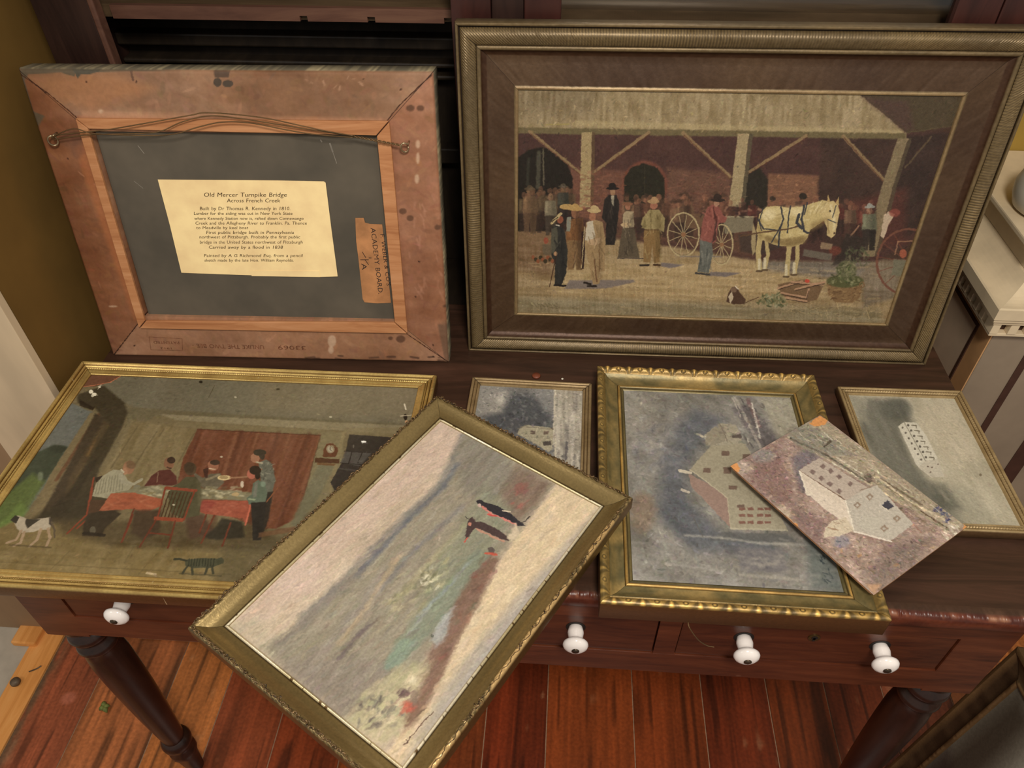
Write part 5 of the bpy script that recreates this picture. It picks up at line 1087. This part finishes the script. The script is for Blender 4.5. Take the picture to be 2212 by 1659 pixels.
for x, y in ((2004,1008),(2010,1020),(2013,1010),(2026,1003)): p.ell(x, y, 1.8, 1.8, (112,96,86))
p.dabs(40, (2000,880,2180,1100), [(206,196,174),(150,144,126)], 34, 7, 1.0, .15, .3); p.ell(2117,1026,3,3,(110,96,76),.8); p.noise(3, 80)
p.warp(0.7, 60)
canvas_obj('canvas', p, 0.1762, 0.2627, -GW/2+0.0159, -GH/2+0.0159, GT-.0062, M['oil'], fg)

# ---- 7. unframed painted board lying across the frames
def card_m(): return flat_m(0.421, 0.714, 0.0475, -0.931)
HW, HH = 0.258, 0.196
fh = thing('painted_board', 'unframed oil sketch of pale mill buildings lying across two frames', 'painting', card_m())
QH = [(1773.6,896.6),(2088.8,1138.8),(1888.0,1285.9),(1577.8,1007.0)]
p = Paint(560, 450, QH, (156, 134, 122), 71)
p.noise(16, 6, tint=(1, .95, .9)); p.noise(14, 22, tint=(1, .95, .95)); p.noise(10, 60)
p.poly([(1600,985),(1680,960),(1700,1000),(1710,1060),(1700,1100),(1640,1060)], (132,104,98), .7, 22); p.poly([(1690,1080),(1790,1130),(1770,1180),(1730,1150)], (124,100,96), .7, 20); p.poly([(1930,1180),(2010,1160),(1990,1210),(1900,1270),(1860,1250)], (122,108,100), .7, 20)
p.ell(1690,1118,22,30,(200,184,160),.6,14); p.ell(1600,1010,30,14,(196,184,166),.5,10); p.ell(1650,985,26,14,(146,146,142),.6,10); p.poly([(1710,990),(1760,960),(1790,975),(1735,1015),(1760,1075),(1730,1060)], (112,106,112), .8, 12); p.ell(1818,1170,20,14,(136,138,150),.6,8)
# river bank, upper edge
p.poly([(1755,908),(1790,912),(2090,1136),(2050,1150),(1700,945)], (166,154,132), .9, 8); p.poly([(1700,935),(1740,915),(1790,940),(1850,985),(1780,985),(1720,960)], (140,136,122), .8, 8)
A0 = math.atan2(228, 320)
p.dabs(190, (1700,915,2080,1160), [(206,196,172),(112,102,84),(190,176,150),(134,120,104)], 34, 4, A0, .08, .6, [(1700,940),(1770,910),(2085,1138),(2060,1160),(1990,1130),(1890,1050),(1780,985)])
for l, w, c in (([(1710,948),(1790,985),(1880,1045)],5,(104,96,84)), ([(1810,990),(1865,1025)],3,(212,204,184)), ([(1800,1000),(1862,1036)],3,(206,198,178)), ([(1905,1035),(1990,1090)],6,(112,98,80)), ([(1915,1050),(1985,1098)],4,(128,114,92)), ([(1895,1030),(1960,1080),(2060,1135)],5,(208,192,164)), ([(1990,1105),(2045,1140)],3,(84,66,54)), ([(1870,1040),(1950,1090)],5,(196,180,152)), ([(1900,1060),(1990,1150)],3,(150,112,100))): p.line(l, w, c, .85, 2)
p.poly([(1868,1030),(1878,1022),(1890,1034),(1880,1046)], (104,92,82), .9, 2); p.line([(1782,965),(1796,953)], 4, (84,72,62)); p.dabs(30, (2020,1096,2056,1126), [(64,66,104)], 7, 2.5, 2.0, .5, .9, [(2018,1100),(2030,1094),(2056,1118),(2048,1128)])
p.dabs(14, (2040,1130,2070,1170), [(226,218,198)], 14, 4, 1.1, .4, .7)
# buildings
p.brush(6500, 13, 5, 17, 2.4, .9, .7, tint=6)
p.dabs(60, (1700,940,2070,1150), [(226,216,194),(96,84,72)], 22, 2.2, A0, .12, .7, [(1700,940),(1770,915),(2085,1138),(2060,1160),(1990,1130),(1890,1050),(1780,985)])
p.poly([(1727,1016),(1771,990),(1880,1056),(1827,1082)], (184,170,156), 1, 1.5); p.line([(1728,1017),(1827,1080)], 2.5, (124,98,82)); 
p.poly([(1727,1016),(1824,1080),(1845,1146),(1800,1112),(1782,1100),(1752,1072),(1742,1064)], (216,202,184), 1, 1.5); p.line([(1728,1018),(1744,1062)], 3, (226,216,196)); p.ell(1748,1066,7,5,(220,208,188)); p.line([(1735,1030),(1815,1085)], 8, (206,192,172), .5, 5)
p.poly([(1827,1082),(1893,1046),(1974,1132),(1926,1168),(1846,1146)], (188,180,166), 1, 1.5); p.line([(1827,1082),(1846,1148)], 3.5, (226,216,198)); p.line([(1846,1148),(1926,1170)], 4, (222,212,196)); p.line([(1860,1060),(1893,1048)], 2, (140,120,104), .8); p.ell(1880,1130,26,18,(190,184,168),.6,12)
p.poly([(1780,1162),(1784,1140),(1798,1126),(1828,1118),(1846,1146),(1816,1158)], (206,192,168), 1, 1.5); p.line([(1790,1140),(1812,1146)], 3, (150,120,96), .8); p.dabs(8, (1800,1120,1830,1150), [(150,126,104)], 8, 2, .4, .5, .7)
for x, y in ((1757,1020),(1779,1008),(1776,1034),(1796,1018),(1794,1046),(1814,1031),(1814,1062),(1838,1046)): p.poly([(x-7,y-1),(x,y-6),(x+7,y),(x,y+6)], (118,98,92), .85, 2); p.line([(x-8,y+4),(x+2,y+9)], 1.5, (206,194,174), .6)
for x, y in ((1880,1074),(1853,1092),(1938,1121),(1911,1142)): p.poly([(x-8,y),(x,y-8),(x+9,y-1),(x,y+8)], (144,124,106), .9, 2); p.poly([(x-3,y),(x,y-4),(x+4,y),(x,y+4)], (190,184,172), .9, 1.5)
p.poly([(1906,1092),(1918,1080),(1932,1094),(1920,1102)], (66,66,76), 1, 1.5); p.line([(1906,1094),(1920,1104)], 2, (220,210,190))
p.dabs(160, (1590,960,1960,1270), [(206,192,170),(112,92,84),(178,158,138),(140,128,122)], 11, 4, 2.4, .7, .45, [(1590,1000),(1680,960),(1720,1020),(1760,1090),(1840,1160),(1930,1180),(2000,1160),(1890,1270),(1700,1120)])
p.dabs(26, (1690,1070,1990,1260), [(206,150,92),(196,132,80)], 8, 4, 2.2, .7, .6, [(1640,1050),(1700,1080),(1780,1180),(1930,1190),(1990,1170),(1890,1270)])
p.noise(6, 150); p.noise(5, 280)
OR = (218,152,92)
p.poly([(1750,916),(1762,905),(1773,899),(1790,908),(1784,918),(1764,922)], OR, 1, 1.5); p.poly([(1574,1006),(1592,1000),(1600,1012),(1590,1030),(1582,1022)], OR, 1, 2); p.ell(1718,1136,7,6,OR,1,2); p.poly([(2082,1132),(2092,1138),(2078,1152)], OR, 1, 2); p.poly([(1870,1262),(1905,1262),(1889,1284)], (190,150,116), .8, 5); p.ell(1706,1124,12,3,(206,150,100),.8,2,.8)
hb = MB(); r = 0.006; pts = []
for cx_, cy_, a0 in ((HW/2-r, HH/2-r, 0), (-HW/2+r, HH/2-r, 90), (-HW/2+r, -HH/2+r, 180), (HW/2-r, -HH/2+r, 270)):
    rr = r*0.5 if a0 in (0,) else r
    for k in range(5): a = math.radians(a0+k*22.5); pts.append((cx_+r*math.cos(a), cy_+r*math.sin(a)))
hb.prism(pts, -0.0030, -0.0004).build('board', M['cardback'], fh)
p.brush(1200, 7, 3, 16, None, .4, .5, seed=6, tint=5)
p.warp(1.7, 90)
canvas_obj('painted_face', p, HW, HH, -HW/2, -HH/2, 0.0, M['impasto'], fh, relief=0.0005)

# ---- 8. ornate frame on top, hanging over the front edge
DW, DH, DTk = 0.358, 0.488, 0.028
fd = thing('picture_frame', 'ornate vine-edged gilt frame with a hazy shore landscape, lying askew on top', 'painting', flat_m(-0.164, 0.556, 0.068, -0.547, 0.027, -0.01) @ Matrix.Translation((0, 0, -DTk)))
profD = [(0.004, 0.0), (0.001, .002), (0.001, DTk-.006), (0.002, DTk-.002)]+[(0.002+0.0008*k, DTk-.0012+0.0012*math.sin(PI*k/9)) for k in range(1, 10)]+[(0.0105, DTk-.0022), (0.014, DTk-.0052), (0.019, DTk-.0085), (0.024, DTk-.0105), (0.0285, DTk-.0112), (0.030, DTk-.0115), (0.0305, DTk-.0125), (0.0315, DTk-.0108), (0.033, DTk-.0100), (0.0342, DTk-.0110), (0.035, DTk-.0125), (0.0358, DTk-.0158)]
def vine(s, j, sd): return np.sin(2*PI*s/0.011+1.3*np.sin(2*PI*s/0.037)+(j-8)*.7)*np.cos((j-8)*.8+2*PI*s/0.023)+.7*(n1(s*1.0+j*.21, .0022, sd)-.5)
def dispD(r, s, j, L): return np.where((j >= 3) & (j <= 9), 0.0004*vine(s, j, 600+r), 0)
def cD(r, s, d, j, Z):
    c = mix((134,114,72), (152,130,84), n1(s, .06, 610+r)); e = (j >= 3) & (j <= 9); v = vine(s, j, 600+r)
    saw = np.mod(s+.004*n1(s, .01, 9), .011)/.011; worn = np.clip((n1(s, .03, 620+r)*1.4-.35+.5*saw-(j-3)*.09)*3, 0, 1) if r == 1 else 0*s
    ec = mix((96,80,50), (156,134,90), v*.55+.5); ec = ec*(1-worn[..., None])+np.array((222,184,124.))*worn[..., None]
    c = np.where(e[..., None], ec, c)
    c = np.where(((j >= 20) & (j <= 22))[..., None], mix((206,190,144), (250,240,214), n1(s, .05, 640+r)), c); c = np.where(((j == 18) | (j == 19) | (j >= 24))[..., None], (92,74,44), c)
    c = np.where(((j == 20) | (j == 21))[..., None] & (n1(s, .003, 650+r) > .9)[..., None], (110,86,54), c)
    return np.where((j <= 2)[..., None], (104,80,46), c)
sweep('frame', DW, DH, profD, M['gold'], fd, cD, step=0.0007, disp=dispD)
vm = plain('dark_gilt_ornament', (96,76,50), 0.35, 0.4, 0.5, 260, 0.5, c2=(44,34,24))
rv = random.Random(12)
for side in range(4):
    L = DW if side % 2 == 0 else DH; mb = MB(); s = 0.008
    while s < L-0.012:
        n = rv.randint(4, 8); big = rv.random() < .3; amp = 0.0028 if big else 0.0016
        if side == 1 and rv.random() < 0.55: s += rv.uniform(.012, .03); continue
        pts = []
        turns = rv.uniform(.7, 1.5); r0 = amp*rv.uniform(.8, 1.3); d0 = 0.0045+rv.uniform(-.0012, .0016); sg = rv.choice((-1, 1))
        for k in range(11):
            t = k/10; a = sg*turns*2*PI*t+rv.uniform(-.1, .1); rr = r0*(1-.65*t)
            pts.append((s+0.006*t+rr*math.cos(a), d0+rr*math.sin(a)*1.1, DTk+.0006+.0012*math.sin(PI*t)))
        out = []
        for (a, b, z) in pts:
            out.append({0: (a-DW/2, b-DH/2, z), 1: (DW/2-b, a-DH/2, z), 2: (DW/2-a, DH/2-b, z), 3: (b-DW/2, DH/2-a, z)}[side])
        mb.tube(out, [0.0003+.0005*math.sin(PI*k/10)+.0002 for k in range(11)], 6)
        s += rv.uniform(.0045, .009)
    stem = []
    for k in range(int(L/0.003)):
        a = 0.008+k*0.003; b = 0.0045+0.0014*math.sin(k*0.9)+0.0006*math.sin(k*2.3)
        if a > L-0.008: break
        stem.append({0: (a-DW/2, b-DH/2, DTk+.0002), 1: (DW/2-b, a-DH/2, DTk+.0002), 2: (DW/2-a, DH/2-b, DTk+.0002), 3: (b-DW/2, DH/2-a, DTk+.0002)}[side])
    mb.tube(stem, 0.0005, 6)
    mb.build('vine_ornament', vm, fd, smooth=True)
QD = [(951.8,905.2),(1297.6,1091.6),(866.6,1658.6),(490.0,1352.6)]
p = Paint(600, 880, QD, (196, 178, 156), 81)
p.noise(9, 5, tint=(1, .95, .9)); p.poly([(940,900),(1000,925),(960,1000),(800,1130),(640,1290),(560,1340),(480,1350),(600,1230)], (204,182,164), .9, 22); p.streak(7, 2.3, 60, 14); p.ell(640,1240,60,50,(210,188,174),.5,30); p.poly([(480,1350),(560,1330),(620,1440),(590,1440)], (196,184,160), .7, 25)
MT = [(1003,928),(1100,975),(1200,1040),(1150,1110),(1080,1200),(980,1330),(860,1500),(760,1560),(690,1500),(600,1430),(560,1400),(620,1360),(700,1290),(790,1205),(880,1105),(950,1045),(975,990)]
p.poly(MT, (150,142,124), .95, 14); p.poly([(1010,935),(1090,975),(1120,1030),(1060,1080),(1000,1060),(985,990)], (134,128,116), .8, 18)
p.poly([(1120,1000),(1190,1040),(1160,1090),(1110,1130),(1080,1060)], (124,104,90), .8, 18)
p.line([(998,935),(978,985),(952,1040),(880,1105),(800,1185),(715,1275),(650,1330)], 10, (124,122,118), .7, 12); p.line([(1000,930),(1040,950)], 4, (130,124,114), .6, 5)
p.line([(985,1000),(960,1045),(880,1120),(815,1190),(770,1240)], 11, (104,106,112), .8, 9); p.line([(770,1240),(700,1300),(650,1350),(600,1390)], 16, (138,130,122), .7, 14)
p.line([(1000,1090),(900,1180),(820,1270),(770,1330)], 10, (128,126,128), .6, 9); p.line([(1010,1130),(940,1200),(850,1300)], 12, (172,164,128), .6, 10); p.line([(830,1230),(760,1330),(700,1400),(640,1440)], 14, (150,140,130), .6, 14)
p.line([(860,1200),(790,1310),(730,1390)], 8, (186,164,132), .7, 8); p.line([(800,1345),(770,1375),(730,1420)], 8, (110,98,98), .8, 7); p.ell(812,1338,6,4,(100,84,80),.8,3)
p.poly([(1050,1040),(1110,1100),(1060,1190),(960,1300),(900,1350),(920,1240),(1000,1130)], (134,138,116), .6, 22); p.poly([(590,1430),(700,1420),(860,1430),(800,1530),(720,1560),(660,1500)], (140,130,118), .8, 22)
p.streak(9, 2.27, 50, 7, MT, 20)
p.poly([(1030,1180),(1060,1200),(1010,1270),(960,1340),(880,1420),(840,1450),(826,1436),(880,1350),(960,1260)], (132,138,120), .9, 10); p.poly([(860,1380),(900,1380),(860,1440),(825,1448),(835,1420)], (136,152,134), .8, 8); p.line([(900,1330),(960,1275),(1010,1215)], 5, (150,158,160), .7, 5); p.line([(930,1305),(880,1370)], 4, (168,172,168), .7, 4)
p.dabs(170, (820,1180,1000,1330), [(206,196,156),(112,112,84),(176,168,124),(140,150,118)], 11, 6, 2.3, .5, .5, [(960,1190),(1000,1230),(900,1330),(850,1340),(830,1300)]); p.ell(925,1247,14,10,(214,206,176),.8,5); p.dabs(30, (905,1225,945,1270), [(228,222,196),(110,108,84)], 8, 4, 2.3, .8, .8)
# foreground land
p.poly([(1205,1045),(1300,1090),(1200,1230),(1060,1410),(930,1580),(866,1660),(830,1640),(880,1540),(960,1420),(1040,1290),(1100,1180)], (210,190,158), 1, 7)
p.dabs(260, (900,1060,1290,1600), [(228,212,180),(188,166,136),(204,184,164),(216,200,176)], 20, 9, 2.25, .25, .45, [(1205,1060),(1290,1095),(1060,1390),(900,1600),(880,1560),(1040,1300)])
p.poly([(1297,1092),(1240,1150),(1080,1330),(960,1480),(866,1658),(900,1640),(1100,1390),(1300,1110)], (160,154,146), .7, 16); p.line([(1190,1240),(1060,1400),(960,1540)], 14, (166,160,158), .6, 14)
p.poly([(1060,1196),(1078,1206),(1040,1290),(985,1390),(955,1460),(900,1560),(872,1580),(868,1540),(900,1470),(935,1390),(975,1310),(1020,1240)], (120,92,78), .85, 9); p.dabs(70, (900,1200,1070,1480), [(134,84,72),(96,80,66),(156,110,92),(108,120,100)], 12, 7, 2.2, .5, .55, [(1040,1200),(1075,1210),(985,1390),(930,1480),(915,1440)])
p.poly([(980,1310),(960,1380),(940,1400),(930,1380),(955,1330)], (168,172,170), .8, 7); p.ell(932,1372,4,4,(80,84,72)); 
p.poly([(780,1500),(860,1440),(930,1430),(900,1500),(860,1580),(820,1610),(740,1560)], (184,176,140), .8, 14); p.dabs(120, (770,1420,930,1600), [(224,208,176),(150,140,120),(200,180,156),(170,172,132)], 12, 7, 2.1, .6, .55, [(780,1500),(870,1430),(930,1430),(860,1590),(800,1580)])
p.dabs(26, (770,1500,870,1580), [(116,112,106),(92,84,82)], 12, 5, 2.0, .8, .7); p.ell(878,1528,16,13,(190,90,74),.8,6); p.ell(868,1498,14,9,(96,74,76),.9,5); p.ell(888,1470,12,9,(226,214,184),.8,5); p.ell(893,1508,8,16,(120,104,90),.7,5)
p.ell(1128,1050,16,12,(140,92,84),.7,6); p.dabs(50, (1090,1020,1160,1120), [(152,86,78),(112,84,74),(170,100,88)], 9, 5, 2.0, .6, .6, [(1110,1020),(1150,1040),(1130,1120),(1105,1080)])
# figures
p.brush(8000, 30, 7, 6.5, PI/2+.15, .22, .55, tint=2.5)
p.poly([(1028,1080),(1035,1075),(1050,1082),(1078,1090),(1100,1104),(1128,1126),(1136,1132),(1120,1132),(1090,1118),(1055,1100),(1036,1088)], (48,44,48), 1, 1.5); p.line([(1042,1090),(1060,1106),(1090,1118),(1116,1130)], 4, (206,130,118), .95, 1.5); p.line([(1088,1100),(1103,1102)], 3.5, (206,190,166)); p.line([(1122,1126),(1138,1122),(1146,1112)], 2, (60,52,50)); p.ell(1036,1087,5,4,(196,168,156)); p.line([(1056,1108),(1072,1112)], 4, (196,80,74), .9)
p.poly([(1010,1122),(1020,1112),(1030,1124),(1050,1128),(1075,1140),(1096,1156),(1100,1166),(1080,1160),(1046,1144),(1026,1138),(1010,1160),(1004,1162)], (74,58,56), 1, 2); p.line([(1030,1140),(1060,1154),(1088,1166)], 4, (190,140,118), .9, 2); p.line([(1012,1118),(1006,1112)], 2, (50,44,44)); p.ell(1015,1128,4,4,(190,130,110)); p.line([(1010,1160),(1003,1168)], 3, (190,96,82))
p.poly([(1116,1126),(1122,1150),(1106,1166),(1096,1160)], (216,198,170), .8, 5); p.ell(1062,1186,7,8,(92,82,76)); p.line([(1050,1192),(1072,1196)], 5, (190,84,66), .9, 2)
for k in range(13): p.line([(934-k*4.6, 1537+k*5.4), (930-k*4.6, 1541+k*5.4+(k % 3))], 1.6, (92,70,60), .85)
p.line([(872,1600),(878,1606),(868,1610)], 1.6, (92,70,60), .8); p.noise(3.5, 120)
p.warp(2.2, 60)
canvas_obj('canvas', p, 0.288, 0.418, -DW/2+0.035, -DH/2+0.035, DTk-.0128, M['oil'], fd)

# ---- 9. painting standing on the floor, right of the desk
u9 = Vector((0, -1, 0)); v9 = (Vector((0.862, 0.740, -0.393))-Vector((0.763, 0.690, FZ))); H9 = v9.length; v9.normalize(); u9 = (u9-v9*u9.dot(v9)).normalized(); n9 = u9.cross(v9)
o9 = Vector((0.763, 0.690, FZ+0.001)); W9 = 0.60; c9 = o9+u9*W9/2
fk = thing('picture_frame', 'dark framed grey painting leaning on the floor right of the desk', 'painting', Matrix(((u9.x, v9.x, n9.x, c9.x), (u9.y, v9.y, n9.y, c9.y), (u9.z, v9.z, n9.z, c9.z), (0, 0, 0, 1))))
prof9 = [(0.002, -0.028), (0, -0.026), (0, -0.002), (0.003, 0.0), (0.008, 0.0), (0.010, -0.003), (0.02, -0.006), (0.032, -0.008), (0.040, -0.0085), (0.042, -0.0065), (0.046, -0.006), (0.049, -0.008), (0.050, -0.014)]
def c9f(r, s, d, j, Z):
    c = mix((96,72,46), (124,96,62), n1(s, .03, 700+r)); c = np.where(((j >= 6) & (j <= 8))[..., None], mix((62,46,32), (92,72,50), n1(s, .02, 710+r)), c)
    return np.where((((j >= 9) & (j <= 10))[..., None]) & (n1(s, .006, 720)[..., None] > .5), (132,104,70), c)
sweep('frame', W9, H9, prof9, M['bronze'], fk, c9f, step=0.002, org=(-W9/2, 0))
p = Paint(320, 250, [(0,0),(320,0),(320,250),(0,250)], (150,146,132), 91)
p.noise(14, 4); p.poly([(0,0),(50,0),(60,120),(30,250),(0,250)], (66,58,48), .9, 40); p.poly([(0,150),(320,190),(320,250),(0,250)], (60,50,46), .8, 30)
p.dabs(90, (60,110,150,200), [(140,106,100),(170,140,132),(80,60,58)], 14, 8, .5, 1, .6)
canvas_obj('canvas', p, W9-.098, H9-.098, -W9/2+.049, .049, -0.0115, M['varnish'], fk)
